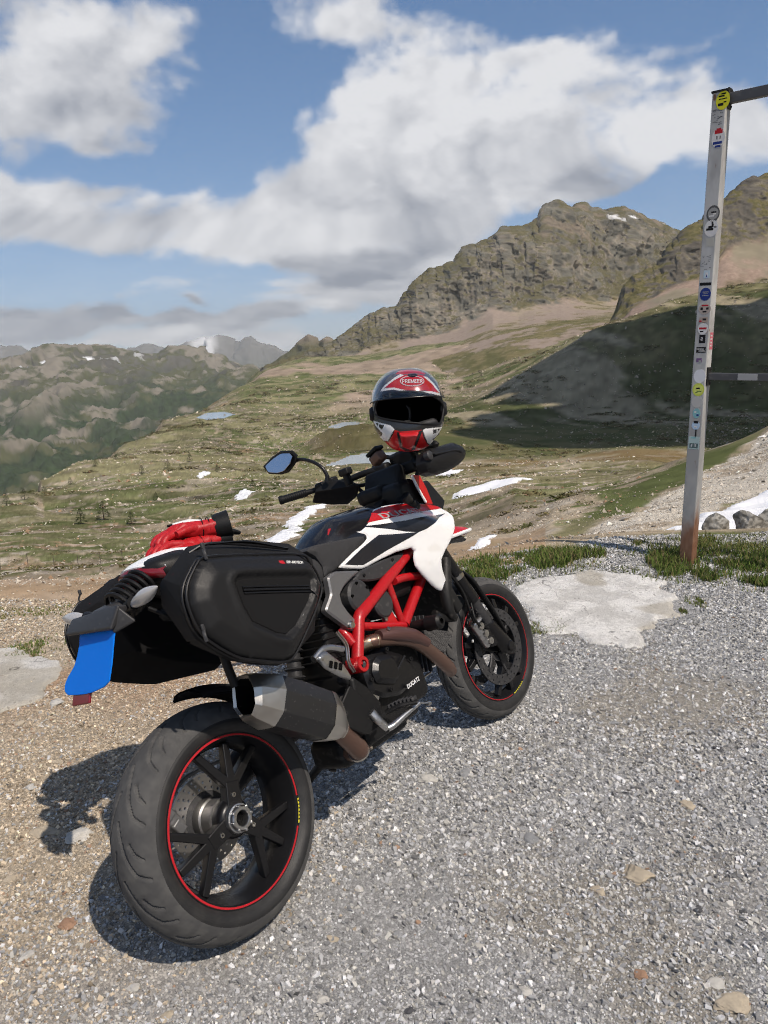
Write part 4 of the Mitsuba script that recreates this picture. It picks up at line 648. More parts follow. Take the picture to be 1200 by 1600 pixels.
# trellis frame
def TB_(pts, r): return tube(pts, r, 16, 6)
FM = [[1.07,-0.105,0.816],[0.837,-0.13,0.745],[0.673,-0.148,0.694],[0.635,-0.15,0.68],[0.615,-0.15,0.652],[0.553,-0.15,0.541]]
FM = np.array(FM); TOPF = FM[0] + (FM[0] - FM[1]) * .55
part('frame', TB_(np.vstack([TOPF, FM]), .0205), 'red_frame')
foot = FM[-1]
part('frame__foot_ring', lathe([(.014, -.030), (.024, -.030), (.0265, -.026), (.0265, .03), (.014, .03)], foot, (0, 1, 0), 28, True), 'red_frame'); part('frame__foot_bore', lathe([(0, -.012), (.0142, -.012), (.0142, .028)], foot, (0, 1, 0), 20), 'pit')
FB = [[[1.089,-0.095,0.695],[0.977,-0.105,0.631],[0.884,-0.115,0.578]],[[0.854,-0.13,0.734],[0.874,-0.118,0.589]],[[0.888,-0.13,0.737],[0.967,-0.118,0.732],[1.076,-0.1,0.714]],[[0.636,-0.145,0.646],[0.749,-0.13,0.612],[0.881,-0.118,0.576]],[[0.568,-0.11,0.666],[0.576,-0.12,0.642],[0.574,-0.145,0.603]]]
for pts, r in zip(FB, (.0195, .0125, .0150, .0140, .0165)):
    part('frame__tube', TB_(pts, r), 'red_frame'); part('frame__tube', mirrored(TB_(pts, r)), 'red_frame')
part('frame__tube', mirrored(TB_(np.vstack([TOPF, FM]), .0205)), 'red_frame'); part('frame__cross_tube', tube([TOPF, TOPF * np.array([1, -1, 1])], .03), 'red_frame')
part('frame__bracket', hull([[0.799,-0.11,0.641],[0.84,-0.11,0.634],[0.854,-0.11,0.591],[0.794,-0.11,0.615]], .008), 'red_frame'); part('frame__bracket_bolt', bolt([0.785,-0.125,0.627], .008), 'steel')
# engine
part('engine', cat(rbox((.70, 0, .43), (.42, .25, .24), .03), rbox((.60, 0, .64), (.20, .20, .26), .02, rot([0, 1, 0], .12)), rbox((.93, 0, .50), (.26, .20, .19), .02, rot([0, 1, 0], .25)), rbox((.84, 0, .76), (.52, .17, .20), .03), rbox((.66, -.03, .32), (.30, .20, .08), .02)), 'black')
for k in range(7): part('engine__cooling_fin', cat(rbox((.60 + .012 * (k - 3) * .3, 0, .575 + k * .022), (.225, .21, .006), .0025, rot([0, 1, 0], .12))), 'black')
for k in range(6): part('engine__cooling_fin', rbox((.87 + k * .024, 0, .505 - .006 * k), (.006, .222, .205), .0025, rot([0, 1, 0], .25)), 'dark_grey')
bc = [[0.676,-0.118,0.741],[0.801,-0.118,0.68]]; bc = np.array(bc)
part('engine__belt_cover', lathe([(0, -.03), (.048, -.03), (.056, -.022), (.058, .05)], bc[0], (0, 1, 0), 40), 'dark_grey')
for k in range(5): part('engine__cover_bolt', bolt(bc[0] + np.array([.044 * math.cos(k * 1.257 + .4), -.030, .044 * math.sin(k * 1.257 + .4)]), .005), 'pit')
part('engine__belt_cover', lathe([(0, -.012), (.044, -.012), (.05, -.006), (.05, .05)], bc[1], (0, 1, 0), 40), 'dark_grey')
CLU = [[0.565,0.558],[0.614,0.553],[0.697,0.536],[0.75,0.506],[0.784,0.47],[0.801,0.426],[0.781,0.399],[0.732,0.393],[0.684,0.386],[0.596,0.41],[0.549,0.444],[0.545,0.505]]
part('engine__clutch_cover', prism(CLU, -.18, -.10, .014, 1), 'black_satin')
CLU2 = [[0.586,0.533],[0.612,0.544],[0.673,0.533],[0.695,0.51],[0.695,0.447],[0.654,0.434],[0.572,0.468],[0.568,0.505]]
part('engine__clutch_cap', prism(CLU2, -.200, -.17, .016, 1), 'black_satin')
for p in [[0.555,-0.186,0.486],[0.67,-0.186,0.548],[0.772,-0.186,0.479],[0.706,-0.186,0.408],[0.629,-0.186,0.425]]: part('engine__cover_bolt', bolt(p, .0075), 'black')
part('engine__cover_rib', tube([[0.742,-0.19,0.499],[0.67,-0.19,0.463]], .005), 'black_satin')
q_ = np.array([[0.706,-0.19,0.405],[0.768,-0.19,0.408]])
part('engine__lettering', stencil('DUCATI', .0135, q_.mean(0) + np.array([0, -.004, 0]), q_[1] - q_[0], (.25, 0, 1)), 'white_print', False)
part('engine__oil_filler', cat(lathe([(0, -.02), (.016, -.02), (.021, -.014), (.021, .01)], [0.568,-0.15,0.426], (0, 1, 0), 24)), 'alloy')
part('engine__sump', rbox((.62, 0, .29), (.36, .16, .10), .03), 'black_dusty')
bob = np.array([0.922,-0.25,0.557])
part('crash_bobbin', lathe([(.010, -.002), (.018, -.002), (.0265, .006), (.0265, .05), (.028, .052), (.028, .06), (.02, .062), (.02, .14)], bob, (0, 1, 0), 30), 'black'); part('crash_bobbin__core', lathe([(0, .012), (.0125, .012), (.0125, -.001)], bob, (0, 1, 0), 20), 'pit')
# oil cooler with its mesh
OC = [[0.94,0.534],[1.004,0.525],[1.113,0.478],[1.129,0.458],[1.043,0.413],[0.979,0.447]]
part('oil_cooler', prism(np.array(OC), -.128, -.08, .004), 'black')
b0, b1 = np.array(OC).min(0), np.array(OC).max(0); bars = []
for a in np.arange(-.3, .3, .0085):
    for s in (1, -1):
        l = LineString([((b0[0] + b1[0]) / 2 + a - .2, (b0[1] + b1[1]) / 2 - .2 * s), ((b0[0] + b1[0]) / 2 + a + .2, (b0[1] + b1[1]) / 2 + .2 * s)]).intersection(Polygon(OC).buffer(-.004))
        if not l.is_empty and l.geom_type == 'LineString': (xa, za), (xb, zb) = l.coords[0], l.coords[-1]; bars.append(tube([(xa, -.1305, za), (xb, -.1305, zb)], .0012, 4))
part('oil_cooler__mesh', cat(*bars), 'dark_grey', False); labels['motorcycle__oil_cooler__mesh'] = {'kind': 'stuff'}
part('radiator', cat(rbox((1.16, 0, .66), (.05, .30, .28), .012, rot([0, 1, 0], -.35)), tube([[1.192,-0.16,0.738],[1.131,-0.16,0.635],[1.112,-0.16,0.557],[1.13,-0.16,0.516]], [.022, .026, .02, .014]), tube([[1.158,-0.14,0.511],[1.103,-0.14,0.528],[1.043,-0.14,0.57]], .012)), 'black_dusty')
# exhaust
HP = [[0.609,-0.115,0.578],[0.634,-0.145,0.588],[0.665,-0.165,0.584],[0.736,-0.175,0.565],[0.817,-0.175,0.532],[0.889,-0.165,0.485],[0.957,-0.15,0.43],[1.026,-0.13,0.373],[1.081,-0.1,0.334]]
part('exhaust_header', tube(HP, [.023, .0235, .0235, .0235, .0235, .024, .025, .026, .024], 18), 'pipe_brown')
part('exhaust_header__bare_bend', tube(np.array(HP)[:3], .0245, 18), 'bronze')
HS = np.array(HP)[2:6] + np.array([0, -.010, .014]); part('exhaust_header__heat_shield', tube(HS, [.024, .033, .033, .026], 18, flat=.8), 'brown_shield')
sh = HS; nrm = np.array([-.15, -.72, .68]); nrm /= np.linalg.norm(nrm)
sp = smoothline(sh[:4], 8); part('exhaust_header__shield_bolt', bolt(sp[4] + nrm * .028, .007, .005, nrm), 'steel')
for k in (9, 12, 15): part('exhaust_header__shield_slot', tube([sp[k] + nrm * .0272, sp[k + 1] + nrm * .0276], .0042, 8, flat=.5), 'pit')
m_a = np.array([.835, 0, -.55]); m_a /= np.linalg.norm(m_a); m_n = np.array([.55, 0, .835]); m_c = np.array([.050, -.20, .632])
def mring(s, hn, hy, dn=0., dy=0., slant=0.):
    P8 = np.array([(-.45, -1), (.35, -1), (.95, -.62), (1, .3), (.75, .95), (-.5, 1), (-1, .45), (-.95, -.55)]); return np.array([m_c + m_a * (s + slant * a) + m_n * (a * hn * 1.06 + dn) + np.array([0, b * hy * 1.06 + dy, 0]) for a, b in P8])
def mloft(rings):
    R_ = np.array([chaikin(chaikin(r, 1, .93), 1, .75) for r in rings]); n = R_.shape[1]; return trimesh.Trimesh(R_.reshape(-1, 3), grid_faces(len(R_), n, True), process=False)
part('muffler', mloft([mring(.085, .068, .062), mring(.095, .0695, .064), mring(.18, .070, .066), mring(.285, .067, .060)]), 'muffler_black', 16)
part('muffler__end_cap', mloft([mring(.004, .043, .037, -.004, 0, -.016), mring(-.002, .049, .043, -.004, 0, -.016), mring(.016, .058, .053, -.002, 0, -.012), mring(.086, .071, .0655)]), 'muffler_cap', 16)
part('muffler__outlet', cat(mloft([mring(.003, .044, .038, -.004, 0, -.016), mring(.02, .041, .036, -.004, 0, -.012), mring(.07, .038, .033)]), mloft([mring(.068, .041, .036), mring(.068, .001, .001)])), 'pit', 30)
part('muffler__front_cone', mloft([mring(.283, .0685, .0615), mring(.30, .067, .060), mring(.345, .052, .048, -.006, .006), mring(.385, .031, .030, -.012, .02), mring(.392, .030, .029, -.014, .02)]), 'muffler_cap', 30)
mp = m_c + m_a * .385 + m_n * -.012 + np.array([0, .02, 0])
PX = [[0.373,-0.17,0.395],[0.423,-0.15,0.338],[0.459,-0.13,0.295]]
part('exhaust_pipe', tube([mp, PX[0], PX[1], PX[2], np.array(PX[2]) + np.array([.03, .10, -.01])], [.030, .031, .032, .031, .028], 20), 'pipe_brown')
ct = np.array(PX[2]) - np.array(PX[1]); ct /= np.linalg.norm(ct); part('exhaust_pipe__clamp', cat(tube([np.array(PX[2]) - ct * .004, np.array(PX[2]) + ct * .006], .0345, 20), bolt(np.array(PX[2]) + np.array([.02, -.034, .0]), .006)), 'muffler_cap')
# foot controls
part('heel_guard', prism([[0.395,0.48],[0.443,0.511],[0.48,0.452],[0.501,0.388],[0.469,0.345],[0.438,0.352],[0.331,0.443]], -.20, -.19, .003, 1), 'black'); part('heel_guard__bolt', bolt([0.382,-0.203,0.443], .007), 'dark_grey')
part('footpeg_bracket', cat(hull([[0.492,-0.165,0.509],[0.531,-0.165,0.468],[0.568,-0.165,0.402],[0.548,-0.165,0.346],[0.496,-0.165,0.343],[0.471,-0.165,0.429]], .012), hull([[0.459,-0.15,0.523],[0.502,-0.15,0.494],[0.544,-0.15,0.459]], .014)), 'black')
PEG = [[0.574,-0.185,0.369],[0.603,-0.23,0.378],[0.63,-0.275,0.373]]
part('footpeg', tube(PEG, [.013, .016, .011], 12, flat=.7), 'black')
for k in range(7):
    p = np.array(PEG[0]) * (1 - k / 7) + np.array(PEG[2]) * (k / 7) if False else smoothline(PEG, 8)[3 + k * 2]; part('footpeg__tooth', rbox(p + np.array([0, 0, .013]), (.026, .007, .012), .002), 'dark_grey')
BL = [[0.496,-0.195,0.4],[0.505,-0.205,0.373],[0.524,-0.215,0.336],[0.544,-0.225,0.337],[0.598,-0.24,0.349],[0.662,-0.255,0.359]]
part('brake_pedal', tube(BL[:3], [.022, .019, .016], 12, flat=.75), 'alloy'); part('brake_pedal__arm', tube(BL[2:], [.016, .015, .012, .009], 12, flat=.8), 'alloy'); part('brake_pedal__tip', cat(tube([[0.657,-0.26,0.361],[0.697,-0.26,0.344]], .0035), tube([[0.689,-0.262,0.346],[0.702,-0.262,0.341]], .010, flat=.8)), 'alloy')
part('gear_linkage', tube([[0.795,-0.1,0.364],[0.878,-0.1,0.368],[0.965,-0.1,0.372]], .004), 'steel')
CH = [[0.363,-0.19,0.623],[0.392,-0.19,0.628],[0.439,-0.19,0.575],[0.455,-0.19,0.532],[0.428,-0.19,0.551],[0.377,-0.19,0.597]]
part('passenger_peg', cat(hull(CH, .010), tube([[0.354,-0.175,0.626],[0.415,-0.175,0.641],[0.485,-0.175,0.614]], .011)), 'alloy')
for dx_ in (-.018, .0, .018): part('passenger_peg__slot', rbox(np.mean(CH, 0) + np.array([dx_, -.0115, -.55 * dx_]), (.012, .005, .022), .002, rot([0, 1, 0], .6)), 'pit')
part('brake_line', cat(*[tube([[0.5,-0.155,0.668],[0.523,-0.155,0.616],[0.51,-0.155,0.566],[0.521,-0.155,0.527]] + np.array([d, 0, 0]), .0035, 8) for d in (0, .010)]), 'steel')
part('side_stand', cat(tube([(.56, .10, .26), (.53, .20, .19), (.50, .285, .118)], [.017, .014, .014]), rbox((.50, .293, .112), (.06, .045, .012), .004)), 'black'); part('side_stand_bracket', rbox((.56, .08, .28), (.08, .05, .08), .01), 'black')
part('centre_bracket', cat(tube([[0.539,0.02,0.338],[0.494,0.02,0.266],[0.467,0.02,0.232]], [.014, .012, .012])), 'black')
# bodywork
GP = [[0.551,0.838],[0.595,0.847],[0.711,0.819],[0.67,0.809],[0.613,0.791],[0.582,0.771],[0.579,0.741],[0.594,0.706],[0.618,0.671],[0.614,0.651],[0.587,0.645],[0.561,0.671],[0.492,0.743],[0.541,0.783]]
part('frame_cover', prism(GP, -.150, -.125, .006, 1), 'cast_grey'); part('frame_cover__bolt', cat(lathe([(0, -.008), (.010, -.008), (.0135, -.004), (.0135, .01)], [0.583,-0.152,0.666], (0, 1, 0), 20)), 'steel')
part('side_cover', prism([[0.682,0.795],[0.728,0.813],[0.772,0.817],[0.87,0.821],[1,0.82],[0.993,0.807],[0.897,0.769],[0.821,0.762],[0.773,0.769]], -.128, -.10, .006, 1), 'dark_grey')
for p in [[0.919,-0.129,0.81],[0.745,-0.129,0.797]]: part('side_cover__bolt', bolt(p, .006, .004), 'black')
WP = [[0.774,0.955],[0.845,0.97],[0.915,0.992],[0.964,1.003],[1.014,1.005],[1.092,0.996],[1.249,0.962],[1.332,0.935],[1.348,0.903],[1.336,0.88],[1.287,0.852],[1.222,0.806],[1.158,0.773],[1.122,0.745],[1.12,0.709],[1.135,0.662],[1.129,0.634],[1.113,0.63],[1.086,0.646],[1.064,0.668],[1.022,0.722],[1.004,0.758],[1.008,0.792],[1.02,0.811],[1.012,0.827],[0.981,0.829],[0.941,0.831],[0.869,0.826],[0.812,0.82],[0.764,0.818],[0.696,0.838],[0.654,0.852],[0.668,0.859],[0.753,0.886],[0.839,0.913],[0.836,0.927],[0.795,0.941]]
for sg in (-1, 1): part('tank_panel', panel(WP, (lambda x, z: yp(x, z)) if sg < 0 else (lambda x, z: -yp(x, z)), .010, sg, .006, .012, 1), 'white_paint', 40)
labels['motorcycle__tank_panel'] = {'label': 'white tank panel with red and black flashes'}
def deco(key, poly, mat, lift=.0022, soft=1):
    for sg in (-1, 1): part(key, panel(poly, (lambda x, z: yp(x, z) - lift) if sg < 0 else (lambda x, z: -yp(x, z) + lift), .0035, sg, .0008, .010, soft), mat, 40)
deco('tank_panel__red_flash', [[0.852,0.967],[0.906,0.985],[0.948,0.996],[0.98,1],[1.008,1],[1.086,0.993],[1.248,0.96],[1.313,0.939],[1.33,0.926],[1.225,0.937],[1.024,0.949],[0.927,0.96]], 'red_paint')
deco('tank_panel__black_flash', [[0.836,0.96],[0.911,0.945],[1.02,0.928],[1.319,0.902],[1.18,0.891],[1.097,0.874],[1.056,0.872],[1.004,0.89],[0.947,0.916],[0.88,0.942]], 'navy_black', soft=0)
deco('tank_panel__black_flash', [[0.682,0.854],[0.785,0.884],[0.889,0.91],[0.965,0.892],[1.058,0.872],[1.022,0.865],[0.979,0.859],[0.893,0.847],[0.828,0.836],[0.771,0.83],[0.73,0.84]], 'navy_black', soft=0)
q_ = np.array([[0.98,-0.127,0.971],[1.184,-0.131,0.946],[1.045,-0.153,0.959]]); tm_ = stencil('DUCATI', .0190, (0, 0, 0), (1, 0, 0), (0, 0, 1), .001, True, True); v = tm_.vertices; dirx = (q_[1] - q_[0]); th_ = math.atan2(dirx[2], dirx[0]); sc_ = np.linalg.norm(dirx[[0, 2]]) / np.ptp(v[:, 0])
lx, lz = v[:, 0] * sc_, v[:, 2] * 1.15; X_ = q_[2, 0] + lx * math.cos(th_) - lz * math.sin(th_); Z_ = q_[2, 2] + lx * math.sin(th_) + lz * math.cos(th_); tm_.vertices = np.c_[X_, yp(X_, Z_) - .0030 + v[:, 1], Z_]
part('tank_panel__lettering', tm_, 'grey_print', False)
part('fuel_tank', loft_x([(.63, .80, .945, .085, 2.6), (.68, .78, .985, .105, 2.6), (.78, .76, 1.026, .115, 2.5), (.93, .76, 1.030, .118, 2.4), (1.08, .77, 1.012, .115, 2.4), (1.2, .78, .97, .105, 2.4), (1.27, .80, .93, .08, 2.4)]), 'black_gloss', 60)
part('fuel_tank__badge', rbox((.70, -.075, .975), (.03, .012, .004), .001, rot([0, 1, 0], -.7)), 'red_paint')
part('seat', loft_x([(.02, .97, 1.030, .07, 2.8), (.10, .93, 1.045, .105, 2.8), (.25, .87, 1.02, .125, 3), (.36, .83, .955, .135, 3), (.50, .80, .925, .125, 3), (.60, .79, .935, .105, 3), (.66, .79, .945, .09, 3)]), 'seat_grey', 60)
part('seat_side', prism([[0.531,0.939],[0.565,0.949],[0.705,0.937],[0.784,0.93],[0.839,0.921],[0.846,0.914],[0.763,0.889],[0.654,0.857],[0.631,0.85],[0.572,0.84],[0.581,0.873],[0.563,0.914]], -.122, -.06, .010, 1), 'seat_grey', 50)
# tail
part('tail_unit', loft_x([(-.035, 1.015, 1.040, .05, 2.6), (.0, .985, 1.058, .10, 2.8), (.10, .93, 1.065, .125, 3), (.26, .87, 1.03, .12, 3)]), 'black', 60)
TL = [[0,0.085,1.032],[0,0.038,1.044],[0,-0.009,1.047],[0,-0.09,1.036],[0,-0.183,1.017]]
y0_ = TL[0][1]; ys = np.linspace(y0_, -y0_ - .02, 24); tv = []
for y in ys:
    u = (y / .11); xx = -.04 + .055 * u * u; zt = np.interp(-y, -np.array([t[1] for t in TL]), [t[2] for t in TL]) if y > TL[-1][1] else TL[-1][2]; zt = 1.052 - .022 * abs(u) ** 2.2
    tv += [[xx + .012, y, zt - .002], [xx - .012, y, zt - .016], [xx - .006, y, zt - .036], [xx + .02, y, zt - .05]]
part('tail_light', trimesh.Trimesh(np.array(tv), grid_faces(24, 4), process=False), 'red_lens', 60)
tv = np.array(tv).reshape(24, 4, 3); cv = np.stack([tv[:, 0] + [.10, 0, .022], tv[:, 0] + [.05, 0, .016], tv[:, 0] + [.012, 0, .008], tv[:, 0] + [-.012, 0, -.003], tv[:, 0] + [-.010, 0, -.010], tv[:, 0] + [.012, 0, -.008]], 1)
part('tail_cowl', trimesh.Trimesh(cv.reshape(-1, 3), grid_faces(24, 6), process=False), 'white_paint', 60)
part('plate_holder', cat(hull([(-.165, .115, .958), (-.165, -.105, .958), (-.19, .115, .932), (-.19, -.09, .915), (-.14, -.10, .952), (-.14, .10, .952)], .007), hull([(-.15, .03, .955), (-.15, -.05, .955), (-.02, .02, .975), (-.02, -.05, .975), (-.05, -.02, .94)], .014), hull([(-.165, -.104, .955), (-.145, -.120, .915), (-.18, -.086, .905)], .006)), 'dark_grey')
part('plate_holder__gaiter', cat(*[lathe([(.040 + .008 * math.sin(k * .0), -.006), (.047, -.004), (.049, 0), (.047, .004), (.040, .006)], (-.115 + k * .017, -.035, .958 + k * .008), (.9, 0, .42), 30) for k in range(6)]), 'black')
t0 = np.array([-.172, 0, .922]); tdir = np.array([-.075, 0, -.152]); tl = np.linalg.norm(tdir)
PO = np.array([(.094, 0), (.090, .03), (.094, .06), (.104, .085), (.132, .11), (.142, .128), (.140, .145), (.120, .158), (.06, .163), (.0, .164), (-.06, .156), (-.082, .145), (-.086, .10), (-.084, .05), (-.084, .0), (-.07, -.008), (.08, -.006)])
plate = panel(PO, lambda x, z: 0 * x, .003, -1, .001, .02, 1); v = plate.vertices; e2 = tdir / tl; e3 = np.cross(e2, [0, 1, 0]); e3 /= np.linalg.norm(e3)
plate.vertices = t0 + v[:, :1] * np.array([0, 1.0, 0]) + v[:, 2:] * e2 + v[:, 1:2] * -e3 * -1
part('license_plate', plate, 'plate_blue', False); labels['motorcycle__license_plate'] = {'label': 'plain blue number plate with uneven outline'}
bp = t0 + e2 * .175; part('rear_reflector', rbox(bp + np.array([.008, .055, 0]), (.008, .085, .034), .003, rot([0, 1, 0], .45)), 'red_lens')
for sg in (-1, 1):
    o = np.array([-.125, sg * .085, .952]); part('turn_signal', tube([o, o + np.array([0, sg * .03, .004])], [.014, .018], 14), 'black'); e = trimesh.creation.icosphere(3); e.vertices = e.vertices * np.array([.019, .066, .0185]); e.vertices[:, [0, 2]] *= (1 - .55 * np.clip(e.vertices[:, 1:2] * sg / .066, -.3, 1) ** 2)
    part('turn_signal__lens', moved(e, o + np.array([-.002, sg * .088, .012]), rot([1, 0, 0], sg * .20)), 'clear_lens', True)
part('rear_wiring', cat(tube([(-.05, -.06, .93), (-.03, -.09, .90), (.0, -.08, .88), (.03, -.10, .90)], .006), hull([(-.02, -.08, .90), (.05, -.08, .89)], .02)), 'black')
part('luggage_strut', tube([[0.05,-0.17,0.772],[0.051,-0.17,0.708],[0.056,-0.17,0.658]], .0125), 'black'); part('subframe', cat(*[tube([(.0, s * .08, .96), (.25, s * .10, .88), (.56, s * .11, .80)], .016) for s in (-1, 1)], rbox((.34, 0, .86), (.20, .12, .06), .02)), 'black')
part('rear_shock', cat(tube([(.42, .03, .46), (.50, .03, .74)], .024), *[lathe([(.030, -.005), (.036, 0), (.030, .005), (.026, 0)], np.array([.42, .03, .46]) + np.array([.08, 0, .28]) * t, (.08, 0, .28), 20, True) for t in np.linspace(.15, .85, 8)]), 'dark_grey')
# bars, controls and front end (traced in their turned position)
HB = np.array([[1.046,0.43,1.165],[1.151,0.335,1.162],[1.203,0.21,1.157],[1.233,0.1,1.159],[1.26,0,1.139],[1.263,-0.12,1.127],[1.157,-0.3,1.118],[1.106,-0.36,1.116]])
part('handlebar', tube(HB, [.0115, .0115, .0125, .014, .014, .014, .0125, .0115], 14), 'black')
def grip(a, b): d = (b - a); return cat(tube([a, a + d], .0165, 16), *[lathe([(.0165, -.002), (.0178, 0), (.0165, .002)], a + d * t, d, 16) for t in np.linspace(.12, .95, 11)], lathe([(0, -.014), (.015, -.014), (.0185, -.009), (.0185, .004), (.016, .006)], a, d, 18))
part('grip', grip(HB[0], HB[1] * .75 + HB[0] * .25), 'black'); part('grip', grip(HB[-1], HB[-2] * .9 + HB[-1] * .1 + (HB[-2] - HB[-1]) * .6), 'black')
LG = [[1.1,0.298,1.152],[1.14,0.244,1.178],[1.17,0.14,1.122],[1.18,0.171,1.087],[1.19,0.236,1.071],[1.16,0.288,1.088],[1.12,0.347,1.119]]
part('hand_guard', hull(np.array(LG) + np.array([.02, 0, 0]), .008), 'black'); part('clutch_lever', tube([HB[1] + [.03, -.03, .0], HB[0] + [.085, -.06, -.01], HB[0] + [.07, -.02, -.012]], [.008, .007, .006], flat=.6), 'black_satin')
part('switch_gear', cat(rbox(HB[1] * .75 + HB[2] * .25, (.05, .045, .05), .012), rbox(HB[1] * .45 + HB[2] * .55 + np.array([.01, 0, .012]), (.045, .05, .04), .01), tube([HB[1], HB[2] + [.02, 0, -.03], HB[3] + [.05, 0, -.05]], .008)), 'black')
q1 = np.array([[1.14,0.136,1.174],[1.14,0.155,1.13],[1.14,0.152,1.205],[1.14,0.094,1.18],[1.14,0.254,1.208]]); part('phone_clamp', cat(rbox(q1[0] + [0, 0, .012], (.04, .05, .03), .008), rbox(q1[0] + [0, 0, -.02], (.03, .025, .05), .008)), 'black')
MR = [[1.1,0.518,1.33],[1.1,0.461,1.348],[1.1,0.408,1.356],[1.1,0.351,1.34],[1.1,0.336,1.32],[1.1,0.359,1.295],[1.1,0.402,1.276],[1.1,0.443,1.279],[1.1,0.501,1.299]]; MR = np.array(MR)
msh = panel(MR[:, 1:], lambda y, z: 0 * y, .004, -1, .001, .01, 1); v = msh.vertices; gl = msh.copy(); gl.vertices = np.c_[1.0985 + v[:, 1], v[:, 0], v[:, 2]]
ctr = MR.mean(0); hv = MR + (MR - ctr) * .12; part('mirror', hull(np.vstack([hv + [.004, 0, 0], ctr + (MR - ctr) * .6 + [.035, 0, 0]]), .004), 'black_satin'); gl.vertices = ctr + (gl.vertices - ctr) * np.array([1, .95, .95]) + [-.002, 0, 0]; gl.vertices[:, 0] += (gl.vertices[:, 2] - ctr[2]) * .30 - .008 - (gl.vertices[:, 1] - ctr[1]) * 0; part('mirror__glass', gl, 'mirror_glass', False)
dd_ = MR[7:9].mean(0) * .5 + MR[2:4].mean(0) * .5; blk = ctr + np.array([-.003, 0, 0]) + .97 * (np.array([MR[0], MR[8], MR[7], MR[7] * .5 + MR[6] * .5 + (MR[2] - MR[7]) * .08, MR[8] + (MR[1] - MR[8]) * .2]) - ctr); part('mirror__lower_trim', hull(blk, .0012), 'black_gloss')
ST_ = [[1.12,0.39,1.305],[1.12,0.331,1.301],[1.12,0.276,1.276],[1.125,0.238,1.24],[1.13,0.227,1.202],[1.13,0.233,1.177]]; part('mirror__stalk', tube(ST_, [.011, .0075, .0075, .0075, .008, .012], 12), 'black_satin')
part('mirror_stem', cat(tube([HB[5] + [0, 0, 0], HB[5] + [.03, .02, .06], HB[5] + [.04, .0, .13]], [.016, .011, .009], 12), rbox(HB[5] + [.02, .05, .035], (.06, .10, .07), .016), rbox(HB[5] + [.02, .03, .075], (.05, .07, .08), .016), hull([HB[5] + [.03, -.02, .05], HB[5] + [.02, .06, .09], HB[6] + [.03, .02, .045]], .018), rbox(HB[4] + [.06, -.01, .03], (.05, .08, .06), .014), tube([HB[5] + [.0, .05, .03], HB[4] + [.02, .05, .06], HB[3] + [.06, .04, -.01]], .009)), 'black')
# right hand guard and reservoir
RG = np.array([[0.945,1.127],[0.981,1.137],[1.066,1.142],[1.146,1.145],[1.193,1.128],[1.211,1.099],[1.188,1.078],[1.121,1.059],[1.042,1.047],[0.969,1.052],[0.934,1.066],[0.926,1.098]]); rc = RG.mean(0)
part('hand_guard', panel(RG, lambda x, z: -.385 - .03 * np.clip(1 - ((x - rc[0]) / .16) ** 2 - ((z - rc[1]) / .06) ** 2, 0, 1), .045, -1, .010, .012, 1), 'black', 50)
part('hand_guard__ridge', tube([(p[0], -.41, p[1]) for p in [[0.962,1.115],[1.03,1.114],[1.106,1.111],[1.139,1.1]]], [.006, .008, .007, .004], flat=.6), 'shell_black'); part('hand_guard__bolt', lathe([(0, -.008), (.010, -.008), (.016, -.004), (.016, .014)], [0.942,-0.405,1.116], (0, 1, 0), 24), 'dark_grey')
RV = np.array([[1.16,-0.028,1.191],[1.16,-0.022,1.225]]); part('brake_reservoir', rbox(RV[0], (.05, .06, .045), .012, rot([1, 0, 0], -.35)), 'pipe_brown'); part('brake_reservoir__lid', rbox(RV[0] + [0, .006, .030], (.054, .064, .016), .006, rot([1, 0, 0], -.35)), 'black')
part('instrument_cluster', cat(rbox((1.22, .02, 1.10), (.06, .19, .10), .02, rot([0, 1, 0], .5)), rbox((1.20, 0, 1.03), (.14, .20, .10), .03), rbox((1.16, .05, 1.06), (.08, .13, .06), .02), tube([HB[3] + [.0, 0, -.01], (1.2, .05, 1.04), (1.25, -.06, 1.02)], .012), tube([HB[5] + [.02, 0, 0], (1.25, -.1, 1.05), (1.22, -.08, .96)], .009), tube([HB[2] + [.03, 0, 0], (1.26, .12, 1.0), (1.2, .1, .93)], .008), rbox((HB[4] + HB[5]) / 2 + [.02, 0, -.01], (.07, .12, .05), .014), rbox((HB[3] + HB[4]) / 2 + [.01, 0, 0], (.05, .09, .05), .014), rbox(HB[6] + [.01, .06, .0], (.05, .07, .05), .012)), 'black')
SC = [[1.212,-0.115,1.085],[1.262,-0.115,1.075],[1.279,-0.115,1.023],[1.287,-0.115,0.956],[1.247,-0.115,0.968],[1.227,-0.115,1.025]]; SC = np.array(SC)
for sg in (-1, 1):
    o = lambda p: np.array([p[0], p[1] * (1 if sg < 0 else -1), p[2]])
    part('headlight_cowl', hull([o(p) for p in SC] + [o(p + np.array([.12, .09, -.02])) for p in (SC[1], SC[2], SC[3])], .004), 'red_paint')
    part('headlight_cowl__white_edge', tube([o(SC[0] + [-.004, -.006, 0]), o(SC[5] + [-.004, -.006, 0]), o(SC[4] + [-.004, -.006, 0])], .0055, 8), 'white_paint')
part('headlight', cat(hull([(1.36, .07, 1.04), (1.36, -.07, 1.04), (1.44, .06, .95), (1.44, -.06, .95), (1.34, .09, .90), (1.34, -.09, .90), (1.24, .08, 1.0), (1.24, -.08, 1.0)], .014)), 'black'); part('headlight__lens', hull([(1.40, .05, 1.02), (1.40, -.05, 1.02), (1.455, .04, .96), (1.455, -.04, .96)], .008), 'clear_lens')
BKY = -.05
BK = np.array([[1.471,-0.05,0.832],[1.528,-0.05,0.844],[1.561,-0.05,0.813],[1.591,-0.05,0.773],[1.445,-0.05,0.789]])
tip = BK[3]; bk_s = []
